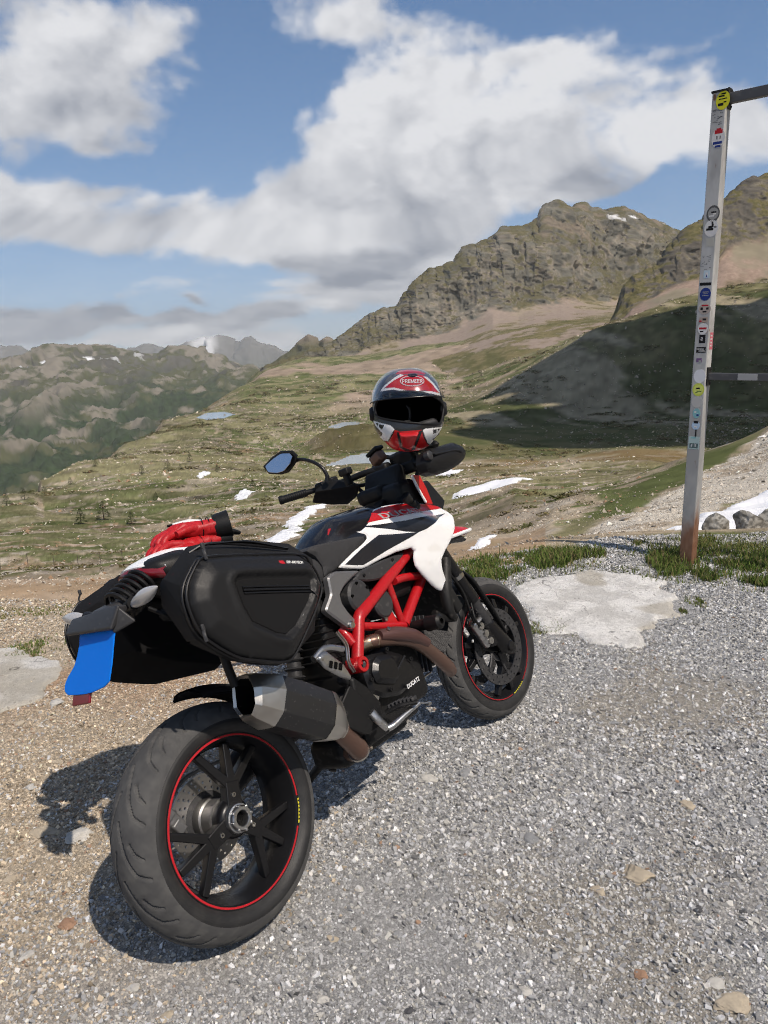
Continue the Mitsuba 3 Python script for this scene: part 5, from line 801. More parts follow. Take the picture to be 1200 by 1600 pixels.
for t in np.linspace(0, 1, 16):
    x = 1.36 + (tip[0] + .03 - 1.36) * t; w = .092 * math.sqrt(max(0, 1 - t ** 2.6)) + .006; zt = BK[1, 2] + .012 + (tip[2] + .016 - BK[1, 2] - .012) * t ** 1.5; zb = BK[4, 2] + .012
    ring = [(w * math.sin(a), zt - (zt - zb) * (1 - math.cos(a)) ** 1.15 * (.55 if abs(a) < 1.3 else 1.0) * .9) for a in np.linspace(-1.57, 1.57, 15)]
    bk_s += [[x, y, z] for y, z in ring]
bk_s = np.array(bk_s).reshape(16, 15, 3); part('front_beak', trimesh.Trimesh(np.vstack([bk_s.reshape(-1, 3), (bk_s - [.004, 0, .010]).reshape(-1, 3)]), np.vstack([grid_faces(16, 15), grid_faces(16, 15)[:, ::-1] + 240]), process=False), 'red_paint', 60)
for e in (0, 14): part('front_beak__white_edge', tube(np.vstack([bk_s[::2, e], bk_s[-1:, 7]]) + [0, 0, -.004], .0075, 8), 'white_paint')
part('front_beak__underside', tube([(1.36, 0, BK[4, 2]), (1.5, 0, BK[4, 2] - .004), tip + [0, .05, -.012]], [.06, .055, .02], 14, flat=.35), 'black', 60)
# ------------------------------------------------------------------ saddlebags hung on the bike
def bag(key, label, place, side_text):
    tag(key, label, 'saddlebag', 'saddlebags hung on the tail of the motorcycle')
    put_ = lambda k, m, mat, s=38: put(key + '__' + k, bk(place(tm(m))), mat, s)
    YO = -.40
    face = np.array([[-0.102,0.994],[-0.07,1.007],[0.025,0.99],[0.232,0.942],[0.267,0.91],[0.283,0.842],[0.244,0.795],[0.167,0.737],[0.105,0.697],[0.066,0.696],[-0.012,0.728],[-0.073,0.76],[-0.143,0.836],[-0.156,0.913],[-0.141,0.957]])
    pocket = np.array([[-0.032,0.93],[-0.014,0.943],[0.012,0.941],[0.225,0.889],[0.244,0.871],[0.234,0.842],[0.211,0.811],[0.134,0.76],[0.085,0.746],[0.051,0.762],[-0.016,0.815],[-0.029,0.864]])
    pk = Polygon(pocket); fc = Polygon(face)
    from shapely import points, distance
    def yf(x, z):
        p = points(x, z); ins = contains_xy(pk, x, z); d = distance(p, pk.exterior); rim = np.where(ins, d, -d); e = distance(p, fc.exterior)
        return YO + .020 * sst(.05, .0, e) - .004 * sst(.016, .004, np.abs(rim + .008)) + .013 * sst(-.003, .012, rim)
    put_('shell', panel(face, yf, .045, -1, .012, .0065, 1), 'shell_black', 60)
    put_('pocket', panel(np.array(pk.buffer(-.013).exterior.coords)[:-1], lambda x, z: 0 * x + YO + .0105, .006, -1, .002, .012, 0), 'fabric')
    zz = np.array([[-0.005,-0.392,0.903],[0.101,-0.392,0.876],[0.217,-0.392,0.845]]); put_('pocket__zip', cat(tube(zz, .0032, 8), tube(zz + [0, 0, .008], .002, 6), tube(zz - [0, 0, .008], .002, 6)), 'black_satin'); put_('pocket__zip_pull', tube(np.array([zz[2], zz[2] + [.004, -.006, -.012], zz[2] + [.010, -.006, -.026]]), .003, 8, flat=.6), 'dark_grey')
    body_o = face.mean(0) + (face - face.mean(0)) * .985; inner = np.array([[-0.004,1.04],[0.056,1.039],[0.192,1.015],[0.336,0.971],[0.406,0.911],[-0.096,0.983],[-0.111,0.929],[-0.071,0.817],[0.058,0.74],[0.211,0.677],[0.325,0.719]])
    put_('body', hull([(p[0], YO + .055, p[1]) for p in body_o] + [(p[0], -.235, p[1]) for p in inner] + [(p[0], -.20, p[1]) for p in inner.mean(0) + (inner - inner.mean(0)) * .93], .010, 12), 'fabric', 50)
    ring = np.vstack([face, face[:1]]); cf = face.mean(0)
    for dy, k in ((.030, 1.004), (.046, 1.006)): put_('piping', tube([(cf[0] + (p[0] - cf[0]) * k, YO + dy, cf[1] + (p[1] - cf[1]) * k) for p in ring], .0036, 8, 4), 'black_satin')
    for p, l in zip([[-0.068,-0.375,1.03],[-0.141,-0.375,0.847]], (1, 1)): put_('zip_pull', cat(tube([np.array(p), np.array(p) + [-.006, -.006, -.012], np.array(p) + [-.006, -.006, -.028]], .0045, 8, flat=.6), rbox(np.array(p) + [0, 0, .006], (.010, .008, .016), .003)), 'dark_grey')
    top = np.array([[-0.039,-0.28,1.028],[0.014,-0.3,1.036],[0.117,-0.32,1.004],[0.233,-0.34,0.961]]); put_('top_seam', tube(top + [0, 0, .004], .004, 8), 'black_satin'); put_('carry_loop', tube(top[1:] + [[0, 0, .002], [0, 0, .012], [0, 0, .004]], [.006, .009, .006], 10, flat=.4), 'black')
    if side_text:
        L_ = np.array([[0.141,-0.402,0.938],[0.16,-0.402,0.934],[0.222,-0.402,0.917]]); put_('logo', panel(np.array([(L_[0, 0], L_[0, 2] + .005), (L_[1, 0] - .002, L_[1, 2] + .006), (L_[1, 0] - .002, L_[1, 2] - .004), ((L_[0, 0] + L_[1, 0]) / 2, L_[0, 2] - .007), (L_[0, 0], L_[0, 2] - .003)]), lambda x, z: 0 * x + yf(x, z) - .0012, .001, -1, .0003, .01, 0), 'red_print', False)
        m_ = L_[1:].mean(0); m_[1] = float(yf(m_[0:1], m_[2:3])[0]) - .002; put_('lettering', stencil('SW-MOTECH', .0066, m_, L_[2] - L_[1], (.1, 0, 1)), 'white_print', False)
        put_('tag', panel(np.array([[0.151,0.776],[0.164,0.789],[0.206,0.807],[0.188,0.788],[0.152,0.771]]), lambda x, z: 0 * x + YO + .0095, .002, -1, .0004, .01, 0), 'grey_print', False)
    e = np.array([[-0.091,-0.28,0.994],[-0.09,-0.28,0.971],[-0.075,-0.28,0.99],[-0.066,-0.28,0.987],[-0.082,-0.28,0.969]]); put_('emblem', cat(tube([e[0] + [-.012, 0, 0], e[1] + [-.012, 0, 0], e[2] + [-.012, 0, 0]], .0022, 6, 2), tube([e[2] + [-.012, 0, 0], e[3] + [-.012, 0, 0], e[4] + [-.012, 0, 0]], .0022, 6, 2)), 'red_print')
bag('saddlebag', 'black saddlebag nearest the camera, with moulded shell and zipped pocket', lambda m: m, True)
bag('saddlebag_001', 'black saddlebag on the far side behind the blue plate, mostly in shade', lambda m: moved(mirrored(m), (.075, -.035, 0)), False)
# ------------------------------------------------------------------ gloves on the seat
def wrinkled(m, k, s, seed): m = tm(m); n = m.vertex_normals; m.vertices = m.vertices + n * (k * (meshkit.fbm(m.vertices * s, 3, seed) - .5))[:, None]; return m
for gi, (pts, rad, lab) in enumerate((([[0.134,0.03,1.101],[0.171,0.02,1.114],[0.213,0,1.109],[0.254,-0.02,1.098],[0.285,-0.035,1.095]], [.020, .030, .031, .034, .0375], 'red leather motorcycle glove with open black cuff, lying on top'), ([[0.098,0.02,1.071],[0.135,0.01,1.061],[0.184,0,1.058],[0.238,-0.01,1.06],[0.283,-0.02,1.058]], [.024, .033, .034, .032, .03], 'red leather motorcycle glove underneath the other one'))):
    gk = numbered('glove'); pts = np.array(pts)
    put(gk, bk(wrinkled(tube(pts, rad, 28, 14, flat=.82), .011, 55, 5 + gi)), 'glove_red', 60); tag(gk, lab, 'glove', 'pair of gloves on the seat')
    d = pts[-1] - pts[-2]; d /= np.linalg.norm(d); r = rad[-1]
    put(gk + '__cuff', bk(lathe([(r * .98, -.012), (r * 1.05, .0), (r * 1.12, .035), (r * 1.02, .036), (r * .9, .0), (.001, -.004)], pts[-1], d + np.array([.1, -.35, .05]), 30)), 'black', 60)
    for k in range(4):
        o = pts[0] + np.array([.0, (k - 1.5) * .0175, .006 * (k % 2)]); L_ = (1.0, 1.15, 1.1, .85)[k]; put(gk + '__finger', bk(wrinkled(tube([pts[1] * .6 + pts[2] * .4 + [0, (k - 1.5) * .014, .012], o + [.022, 0, .010], o + [-.012 * L_, 0, .002], o + [-.030 * L_, 0, -.014], o + [-.022 * L_, -.002, -.030]], [.013, .0125, .0115, .0105, .008], 14), .0045, 110, k)), 'glove_red', 60)
    put(gk + '__thumb', bk(wrinkled(tube([pts[2] + [0, -.02, .0], pts[1] + [.01, -.038, -.004], pts[1] + [-.028, -.036, -.010]], [.015, .013, .010], 14), .004, 100, 30)), 'glove_red', 60)
    for w_ in (.35, .6): pc = pts[2] * (1 - w_) + pts[4] * w_; dd = pts[4] - pts[2]; put(gk + '__seam', bk(lathe([(rad[3] * .92, -.0015), (rad[3] * .97, 0), (rad[3] * .92, .0015)], pc, dd, 30)), 'black', 60)
    if gi == 0: put(gk + '__knuckle_panel', bk(wrinkled(tube(pts[1:4] + np.array([0, .006, .024]), [.010, .020, .014], 16, 8, flat=.42), .002, 60, 9)), 'white_paint', 60); put(gk + '__knuckle_trim', bk(tube(pts[1:4] + np.array([-.008, .02, .026]), [.008, .015, .010], 12, 8, flat=.42)), 'black', 60)
    else: put(gk + '__strap', bk(tube([pts[-1] + [0, 0, -.01], pts[-1] + [.03, -.02, .01], pts[-1] + [.06, -.03, .0]], [.018, .022, .012], 14, flat=.5)), 'black', 60)
# ------------------------------------------------------------------ helmet over the right mirror

HC = np.array([0.1,2.784,1.327]); hf = EYE - HC; hf /= np.linalg.norm(hf); hr = np.cross([0, 0, 1.0], hf); hr /= np.linalg.norm(hr); hu = np.cross(hf, hr)
rl = ROLL; hr, hu = hr * math.cos(rl) - hu * math.sin(rl), hu * math.cos(rl) + hr * math.sin(rl)
def hw(m): m = tm(m).copy(); v = m.vertices; m.vertices = HC + v[:, :1] * hr + v[:, 1:2] * hf + v[:, 2:] * hu; return m

tag('motorcycle_helmet', 'red, white and black full-face helmet hanging over the handlebar', 'helmet')
def hshape(d):
    """helmet surface point for unit directions d (right, front, up)"""
    x, y, z = d[..., 0], d[..., 1], d[..., 2]; a = .127 * (1 - .20 * sst(-.25, -1, z)); b = np.where(y > 0, .150 + .018 * sst(.0, -.5, z), .158); c = np.where(z > 0, .152, .142)
    e = 2.35; r = (np.abs(x / a) ** e + np.abs(y / b) ** e + np.abs(z / c) ** e) ** (-1 / e); return d * r[..., None]
def hdirs(az, el): return np.stack([np.sin(az) * np.cos(el), np.cos(az) * np.cos(el), np.sin(el)], -1)
PORT = Polygon([[-0.113,0.025],[-0.108,0.042],[-0.096,0.058],[-0.069,0.069],[-0.031,0.074],[0.014,0.073],[0.055,0.065],[0.089,0.051],[0.117,0.032],[0.123,0.011],[0.12,-0.009],[0.113,-0.032],[0.103,-0.045],[0.062,-0.04],[0.014,-0.033],[-0.041,-0.023],[-0.089,-0.011],[-0.11,-0.001]]).buffer(0)
AZg, ELg = np.meshgrid(np.linspace(-math.pi, math.pi, 420), np.linspace(-1.02, math.pi / 2, 250), indexing='ij'); HS_ = hshape(hdirs(AZg, ELg)); uu, ww, fr = HS_[..., 0], HS_[..., 2], HS_[..., 1] > 0
port = contains_xy(PORT, uu, ww) & fr
RED, WHT, BLK, GRY = (.50, .006, .009), (.78, .78, .77), (.010, .010, .011), (.05, .05, .052)
LIV = [(BLK, None),
 ((.075, .082, .098), [[-0.138,0.018],[-0.114,0.084],[-0.076,0.132],[-0.028,0.159],[0.021,0.17],[0.069,0.156],[0.117,0.108],[0.141,0.053],[0.131,0.025],[0.114,0.06],[0.083,0.067],[0.028,0.077],[-0.031,0.08],[-0.076,0.084],[-0.105,0.053],[-0.114,0.018]]), (GRY, [[-0.134,0.032],[-0.114,0.084],[-0.076,0.128],[-0.028,0.153],[-0.034,0.137],[-0.076,0.104],[-0.105,0.06],[-0.115,0.025]]), (GRY, [[0.076,0.149],[0.117,0.108],[0.138,0.06],[0.131,0.032],[0.117,0.06],[0.096,0.098],[0.069,0.132]]), (RED, [[-0.034,0.137],[-0.01,0.159],[0.021,0.168],[0.055,0.16],[0.079,0.141],[0.064,0.128],[0.028,0.136],[-0.007,0.133]]), (RED, [[-0.076,0.094],[-0.041,0.115],[-0.014,0.13],[0.028,0.133],[0.065,0.124],[0.093,0.098],[0.109,0.073],[0.112,0.061],[0.083,0.067],[0.059,0.073],[0.028,0.072],[-0.007,0.078],[-0.034,0.087]]),
 (WHT, [[-0.089,0.084],[-0.076,0.099],[-0.041,0.123],[-0.017,0.136],[-0.005,0.13],[-0.041,0.115],[-0.067,0.097]]), (WHT, [[0.059,0.122],[0.074,0.12],[0.096,0.095],[0.113,0.069],[0.114,0.061],[0.105,0.069],[0.089,0.093],[0.064,0.118]]),
 (WHT, [[-0.091,0.082],[-0.079,0.091],[-0.041,0.09],[-0.007,0.079],[0.041,0.071],[0.083,0.069],[0.114,0.06],[0.116,0.051],[0.083,0.061],[0.041,0.067],[-0.014,0.075],[-0.041,0.083]]),
 (WHT, [[-0.127,-0.014],[-0.062,-0.036],[-0.049,-0.051],[-0.06,-0.068],[-0.076,-0.089],[-0.114,-0.087],[-0.126,-0.078],[-0.099,-0.072],[-0.092,-0.061],[-0.114,-0.037]]), (BLK, [[-0.115,-0.024],[-0.105,-0.026],[-0.108,-0.035]]), (BLK, [[-0.103,-0.03],[-0.084,-0.033],[-0.093,-0.048],[-0.103,-0.04]]),
 (WHT, [[0.041,-0.061],[0.055,-0.055],[0.124,-0.056],[0.12,-0.078],[0.098,-0.114],[0.079,-0.124],[0.059,-0.107],[0.046,-0.078]]), (BLK, [[0.08,-0.061],[0.094,-0.061],[0.092,-0.073],[0.08,-0.076]]), (BLK, [[0.097,-0.061],[0.109,-0.059],[0.097,-0.071]]), (BLK, [[0.077,-0.095],[0.105,-0.077],[0.103,-0.107],[0.086,-0.111]]),
 (RED, [[-0.051,-0.051],[-0.034,-0.058],[0.041,-0.058],[0.046,-0.078],[0.059,-0.107],[0.079,-0.126],[0.048,-0.142],[0,-0.15],[-0.041,-0.142],[-0.083,-0.121],[-0.115,-0.089],[-0.076,-0.091]]),
 (BLK, [[-0.053,-0.053],[-0.048,-0.051],[-0.059,-0.07],[-0.074,-0.091],[-0.114,-0.09],[-0.115,-0.087],[-0.076,-0.088]]), (BLK, [[0.041,-0.061],[0.045,-0.06],[0.05,-0.078],[0.06,-0.106],[0.08,-0.123],[0.077,-0.126],[0.057,-0.109],[0.045,-0.081]]),
 (BLK, [[-0.044,-0.057],[-0.032,-0.064],[-0.029,-0.111],[0.001,-0.128],[-0.017,-0.13],[-0.038,-0.114]]), (BLK, [[0.029,-0.064],[0.046,-0.057],[0.014,-0.126],[-0.002,-0.13],[0.014,-0.106]])]
HC_ = np.zeros(HS_.shape)
for c, poly in LIV:
    if poly is None: HC_[:] = c; HC_[(HS_[..., 1] < -.02) & (ww > -.02)] = WHT
    else: HC_[contains_xy(Polygon(poly).buffer(0), uu, ww) & fr] = c
f = grid_faces(420, 250)[:, ::-1]; pf = port.reshape(-1)[f]; f = f[~pf.all(1)]
scene['helmet_paint'] = {'type': 'twosided', 'bsdf': {'type': 'principled', 'base_color': VC, 'roughness': .22, 'specular': .5, 'clearcoat': 1.0, 'clearcoat_gloss': .9}}
put('motorcycle_helmet__shell', hw(trimesh.Trimesh(HS_.reshape(-1, 3), f, process=False)), 'helmet_paint', True, HC_.reshape(-1, 3))
lin = hshape(hdirs(*np.meshgrid(np.linspace(-math.pi, math.pi, 90), np.linspace(-1.0, math.pi / 2, 60), indexing='ij'))) * .93; f = grid_faces(90, 60); ins = (contains_xy(PORT.buffer(.004), lin[..., 0], lin[..., 2]) & (lin[..., 1] > 0)).reshape(-1)[f].all(1); put('motorcycle_helmet__lining', hw(trimesh.Trimesh(lin.reshape(-1, 3), f[~ins], process=False)), 'pit', True)
def on_shell(u, w, k=1.0):
    u, w = np.asarray(u, float), np.asarray(w, float); y = np.full(u.shape, .10)
    for _ in range(40):
        d = np.stack([u, y, w], -1); d /= np.linalg.norm(d, axis=-1, keepdims=True); p = hshape(d); y = np.maximum(y + (p[..., 1] - y) * .5 * 1 - 0 + .5 * (np.linalg.norm(p, axis=-1) - np.linalg.norm(np.stack([u, y, w], -1), axis=-1)) * .5, .004)
    return np.stack([u, y, w], -1) * k
ex = np.array(PORT.exterior.coords)[:-1]; ex = chaikin(ex, 1); put('motorcycle_helmet__port_gasket', hw(tube(np.vstack([on_shell(ex[:, 0], ex[:, 1], 1.002)] + [on_shell(ex[:1, 0], ex[:1, 1], 1.002)]), .0042, 10, 3)), 'black')
put('motorcycle_helmet__cheek_pad', hw(cat(hull([(x, y, z) for x, y, z in ((-.085, .06, -.03), (-.03, .095, -.045), (-.03, .07, -.07), (-.09, .03, -.06))], .018), hull([(x, y, z) for x, y, z in ((.085, .06, -.04), (.035, .095, -.05), (.03, .07, -.07), (.09, .03, -.07))], .018))), 'dark_grey')
put('motorcycle_helmet__nose_guard', hw(hull([(-.012, .115, -.03), (-.016, .128, -.055), (.012, .128, -.055), (.0, .11, -.03)], .008)), 'shell_black'); put('motorcycle_helmet__chin_strap', hw(tube([(-.03, .02, -.05), (.0, .04, -.03), (.006, .05, .01), (-.004, .05, .028)], [.006, .007, .006, .004], flat=.4)), 'dark_grey')
vent = np.array([[-0.033,-0.066],[-0.014,-0.071],[0.014,-0.068],[0.028,-0.068],[0.012,-0.102],[-0.003,-0.114],[-0.026,-0.109]]); vp = Polygon(vent); put('motorcycle_helmet__chin_vent', hw(hull(np.vstack([on_shell(vent[:, 0], vent[:, 1], 1.0), on_shell(vent[:, 0] * .8 + vent[:, 0].mean() * .2, vent[:, 1] * .8 + vent[:, 1].mean() * .2, 1.06)]), .003)), 'red_paint')
# raised clear visor over the brow
va, ve = np.meshgrid(np.linspace(-1.52, 1.52, 80), np.linspace(.33, 1.25, 40), indexing='ij'); vv_ = hshape(hdirs(va, ve)) * 1.055; scene['visor_glass'] = {'type': 'thindielectric', 'int_ior': 1.5, 'specular_transmittance': col(.78, .78, .80)}
put('motorcycle_helmet__visor', hw(trimesh.Trimesh(vv_.reshape(-1, 3), grid_faces(80, 40), process=False)), 'visor_glass', True)
eg = np.vstack([vv_[:, 0]]); put('motorcycle_helmet__visor_edge', hw(tube(eg[::4], .0022, 8, 3)), 'black_satin')
for sg in (-1, 1): put('motorcycle_helmet__visor_pivot', hw(lathe([(0, .010), (.020, .010), (.026, .002), (.026, -.01)], hshape(np.array([sg * .97, .22, .05]) / np.linalg.norm([.97, .22, .05])), (sg, .1, 0), 24)), 'shell_black')
o_ = np.array([[0.021,0.107],[0.061,0.107],[0.021,0.124]]); ow, oh = abs(o_[1, 0] - o_[0, 0]), abs(o_[2, 1] - o_[0, 1]); t = np.linspace(0, 2 * math.pi, 48)
put('motorcycle_helmet__logo_ring', hw(tube(on_shell(o_[0, 0] + ow * np.cos(t), o_[0, 1] + oh * np.sin(t) - .06 * ow * np.cos(t), 1.006), .0014, 6, 2)), 'white_print', False)
tx = stencil('PREMIER', .0125, (0, 0, 0), (1, 0, 0), (0, 0, 1), .001); v = tx.vertices; sc_ = 1.72 * ow / np.ptp(v[:, 0]); tx.vertices = on_shell(o_[0, 0] + v[:, 0] * sc_, o_[0, 1] + v[:, 2] * 1.0 - .06 * v[:, 0] * sc_, 1.006) + np.c_[0 * v[:, 0], v[:, 1], 0 * v[:, 0]] * -1; put('motorcycle_helmet__logo_lettering', hw(tx), 'white_print', False)
bl_ = np.array([[0.024,0.123],[0.012,0.126],[0.036,0.125]]); put('motorcycle_helmet__brow_vent', hw(hull(on_shell(bl_[:, 0], bl_[:, 1], 1.01), .005)), 'black')
# ------------------------------------------------------------------ steel sign frame with stickers


PBASE, PTOP = np.array([2.108,5.251,0]), np.array([2.2,5.251,3.024]); pu, pn1, pn2 = np.array([0.031,0,1]), np.array([-0.678,-0.735,0.021]), np.array([0.735,-0.678,-0.022]); PH = float(np.linalg.norm(PTOP - PBASE)); PWD = .0885
tag('sign_frame', 'tall rusty steel sign frame covered in stickers beside the track', 'sign frame')
Rp = np.stack([pn2, pn1, pu], 1)
def pl(m): m = tm(m).copy(); m.vertices = PBASE + m.vertices @ Rp.T; return m
def steelfn(p, n, uv):
    h = p.z; a = mikit.fbm(p.x * 14, p.y * 14, p.z * 5, 4); b = mikit.noise(p.x * 60, p.y * 60, p.z * 22)
    c = mikit.mix((.46, .455, .44), (.34, .335, .325), mikit.smoothstep(.35, .65, a)); c = mikit.mix(c, (.20, .10, .05), mikit.smoothstep(.72, .80, a * .6 + b * .4))
    lo = mikit.smoothstep(1.0, .2, h + (a - .5) * .7); c = mikit.mix(c, (.26, .26, .255), mikit.smoothstep(1.35, .9, h + (a - .5) * .3) * .6)
    return mikit.mix(c, mikit.mix((.17, .075, .04), (.24, .13, .08), b), mikit.smoothstep(.40, .16, h + (a - .5) * .55))
scene['galvanised'] = {'type': 'twosided', 'bsdf': {'type': 'principled', 'base_color': mikit.proc(steelfn), 'roughness': .55, 'metallic': .15}}
w2 = PWD / 2; put('sign_frame__post', pl(rbox((0, 0, PH / 2 - .15), (PWD, PWD, PH + .3), .006)), 'galvanised'); put('sign_frame__cap', pl(rbox((0, 0, PH + .004), (PWD + .012, PWD + .012, .012), .003)), 'black_dusty')
pr('rail_grey', grime((.075, .075, .078), (.16, .15, .14), 30., .5, .8, .5), .5, .3)
def railh(px, py): pass
R1, R2_ = 2.985, 1.294
put('sign_frame__rail', pl(rbox((1.25, 0, R1), (2.4, .045, .06), .004)), 'rail_grey'); put('sign_frame__rail', pl(rbox((1.25, 0, R2_), (2.4, .04, .046), .004)), 'rail_grey'); put('sign_frame__post', pl(rbox((2.5, 0, PH / 2 - .15), (PWD, PWD, PH + .3), .006)), 'galvanised')
for h in (R1, R2_): put('sign_frame__bracket', pl(cat(rbox((w2 + .004, 0, h), (.010, .06, .12), .003), bolt((w2 + .008, -.02, h + .045), .007, .005, (1, 0, 0)), bolt((w2 + .008, -.02, h - .045), .007, .005, (1, 0, 0)))), 'black_dusty')
put('sign_frame__rail_label', pl(rbox((.30, .0212, R2_), (.12, .003, .040), .001)), 'grey_print')

def ink(c): 
    k = 'ink_%02x%02x%02x' % tuple(int(x * 255) for x in c)
    if k not in scene: scene[k] = {'type': 'twosided', 'bsdf': {'type': 'diffuse', 'reflectance': col(*c)}}
    return k
IW, IB, IY, IR, IN, IT, IG = (.62, .61, .60), (.02, .02, .022), (.62, .60, .04), (.42, .03, .04), (.03, .05, .20), (.22, .42, .44), (.30, .30, .29)
STK = [([0.024,2.971], 'o', .043, .050, IY, [('b', -.006, .018, .022, .006, IB), ('b', .0, .006, .030, .004, IB), ('b', -.008, -.016, .020, .010, IB), ('b', .01, -.008, .01, .005, IB), ('b', .002, .027, .018, .005, IB)], 'yellow round sticker at the top of the post'),
 ([0.013,2.757], 'o', .042, .052, IW, [('b', .0, .026, .030, .014, IR), ('b', .0, .036, .018, .008, IR), ('b', -.002, -.020, .034, .010, IN), ('b', 0, -.034, .022, .008, IN), ('b', -.006, .002, .004, .012, IB), ('b', .008, .002, .003, .012, IB)], 'red, white and blue round sticker'),
 ([0.016,2.312], 'o', .042, .046, (.10, .10, .10), [('o', 0, 0, .033, .036, IG), ('b', .002, .006, .02, .006, IB), ('b', -.006, -.010, .02, .005, IW), ('b', .006, -.002, .012, .005, IW)], 'grey and black round sticker'),
 ([0.01,2.224], 'o', .044, .048, IW, [('b', -.006, -.004, .028, .009, IB), ('b', .006, .012, .008, .014, IB), ('b', -.004, .006, .016, .008, IB), ('b', .018, .004, .010, .005, IB), ('b', .004, .024, .007, .006, IB)], 'white round sticker with black rider figure'),
 ([0.009,2.139], 'b', .026, .028, (.42, .41, .37), [], 'pale square sticker'), ([0.003,1.943], 'b', .022, .026, (.45, .55, .62), [('b', 0, .0, .010, .014, IW), ('b', 0, -.006, .004, .01, IN)], 'light blue shield sticker'),
 ([0,1.883], 'b', .040, .010, IB, [], 'black strip of tape'), ([0.004,1.819], 'o', .036, .038, IN, [('b', 0, .010, .024, .003, IG), ('b', 0, -.006, .026, .003, IG), ('b', .0, .002, .018, .002, IG)], 'dark blue round sticker'),
 ([0.007,1.726], 'o', .040, .032, (.40, .34, .30), [('b', -.014, .002, .010, .010, IB), ('b', .012, .002, .010, .009, IB), ('b', 0, -.012, .016, .006, IB), ('b', .0, .016, .026, .005, IR)], 'brown and white skull-like sticker'),
 ([0.004,1.658], 'b', .030, .018, (.38, .30, .25), [('b', .004, .002, .014, .008, IB), ('b', -.014, -.006, .01, .006, IR)], 'torn brown sticker'), ([0.004,1.601], 'o', .034, .034, IW, [('b', 0, .002, .030, .008, IR), ('b', -.004, -.012, .014, .004, IB)], 'white round sticker with a red band'),
 ([0.005,1.536], 'b', .022, .028, IB, [('t', 0, 0, .030, 0, 'S', IW)], 'black square sticker with a white letter'), ([0.002,1.466], 'b', .034, .020, IB, [('b', -.004, .004, .030, .003, IW), ('b', .004, -.005, .026, .003, IW)], 'black and white scribbled sticker'),
 ([-0.006,1.4], 'b', .020, .014, (.16, .10, .20), [('b', .004, -.006, .01, .010, IG)], 'small purple sticker'), ([0.006,1.296], 'o', .040, .042, (.66, .66, .68), [], 'plain white round sticker'), ([0.004,1.208], 'o', .040, .040, (.50, .56, .10), [('o', 0, 0, .030, .030, (.58, .62, .16)), ('b', -.002, .006, .016, .006, IB), ('b', .004, -.008, .020, .004, (.10, .16, .05)), ('b', -.008, -.014, .010, .004, (.10, .16, .05))], 'yellow-green round sticker'),
 ([0.001,1.127], 'o', .038, .036, (.44, .43, .41), [], 'faded off-white round sticker'), ([0.003,1.051], 'o', .026, .030, IT, [('b', .006, -.008, .010, .008, IN), ('b', -.006, .006, .008, .006, IW)], 'teal flower-shaped sticker'), ([0.004,0.97], 'o', .028, .026, (.40, .52, .66), [('b', .0, .016, .018, .010, IB), ('b', .0, -.006, .012, .006, IW)], 'light blue sticker'), ([0.008,0.915], 'b', .005, .034, IB, [], 'black scratch of tape'),
 ([0,0.854], 'b', .040, .046, (.38, .48, .47), [('b', 0, -.014, .036, .020, (.10, .14, .14)), ('b', -.010, -.014, .006, .012, IW), ('b', .008, -.012, .006, .014, IW), ('b', -.004, .024, .02, .006, IT)], 'torn teal and white sticker')]
STK = [s for s in STK if isinstance(s, tuple) and len(s) == 7]
def sticker_shape(kind, w, h, a, b, yoff, th):
    if kind == 'o': return pl(moved(lathe([(0, th), (1, th), (1, 0)], (0, 0, 0), (0, 1, 0), 30), (a, yoff, b), np.diag([w, 1, h])))
    return pl(rbox((a, yoff + th / 2, b), (w * 2, th, h), .0003))
for (ab, kind, w, h, c, prints, lab) in STK:
    a, b = ab; w, h = w * 1.06, h * 1.08; w_ = w * .92; k = put('sign_frame__sticker', sticker_shape(kind, w_ if kind == 'o' else w * .85, h if kind == 'o' else h * 1.7, a, b, w2, .0012), ink(c), False); labels[k] = {'label': lab}
    for p in prints:
        if p[0] == 't': put(k + '__print', pl(stencil(p[5], p[3] * .8, (a, w2 + .0013, b), (1, 0, 0), (0, 0, 1), .0004) if False else moved(meshkit.text_mesh(p[5], .020, .0006, True), (a + .007, w2 + .0014, b - .010), np.array([[-1, 0, 0], [0, 0, 1], [0, 1, 0]]) @ np.diag([1, 1, 1]))), ink(p[6]), False)
        else: put(k + '__print', sticker_shape(p[0], p[3] if p[0] == 'o' else p[3] * .8, p[4] * (1 if p[0] == 'o' else 1.6), a + p[1] * 1.4, b + p[2] * 1.4, w2 + .0012, .0006), ink(p[5]), False)
r_ = np.random.default_rng(12)
for hh, n in ((2.878, 26), (2.036, 9), (1.986, 7)):
    st = []
    for _ in range(n): a, b, an = r_.uniform(-.028, .028), hh + r_.uniform(-.05, .05) * (1 if n > 20 else .5), r_.uniform(-.6, .6); st.append(moved(rbox((0, 0, 0), (r_.uniform(.008, .022), .0008, .0022), .0003), (a, w2 + .0006, b), rot([0, 1, 0], an)))
    put('sign_frame__pen_scribble', pl(cat(*st)), ink((.05, .05, .055)), False)
fr_ = [-0.009,1.523]
put('sign_frame__sticker', pl(rbox((w2 + .0006, fr_[0], fr_[1]), (.0012, .05, .11), .0003)), ink((.48, .13, .16)), False)
for q in (-.03, -.01, .012, .034): put('sign_frame__sticker_020__print', pl(rbox((w2 + .0014, fr_[0] + .004, fr_[1] + q), (.0008, .03, .010), .0002)), ink((.55, .50, .48)), False)
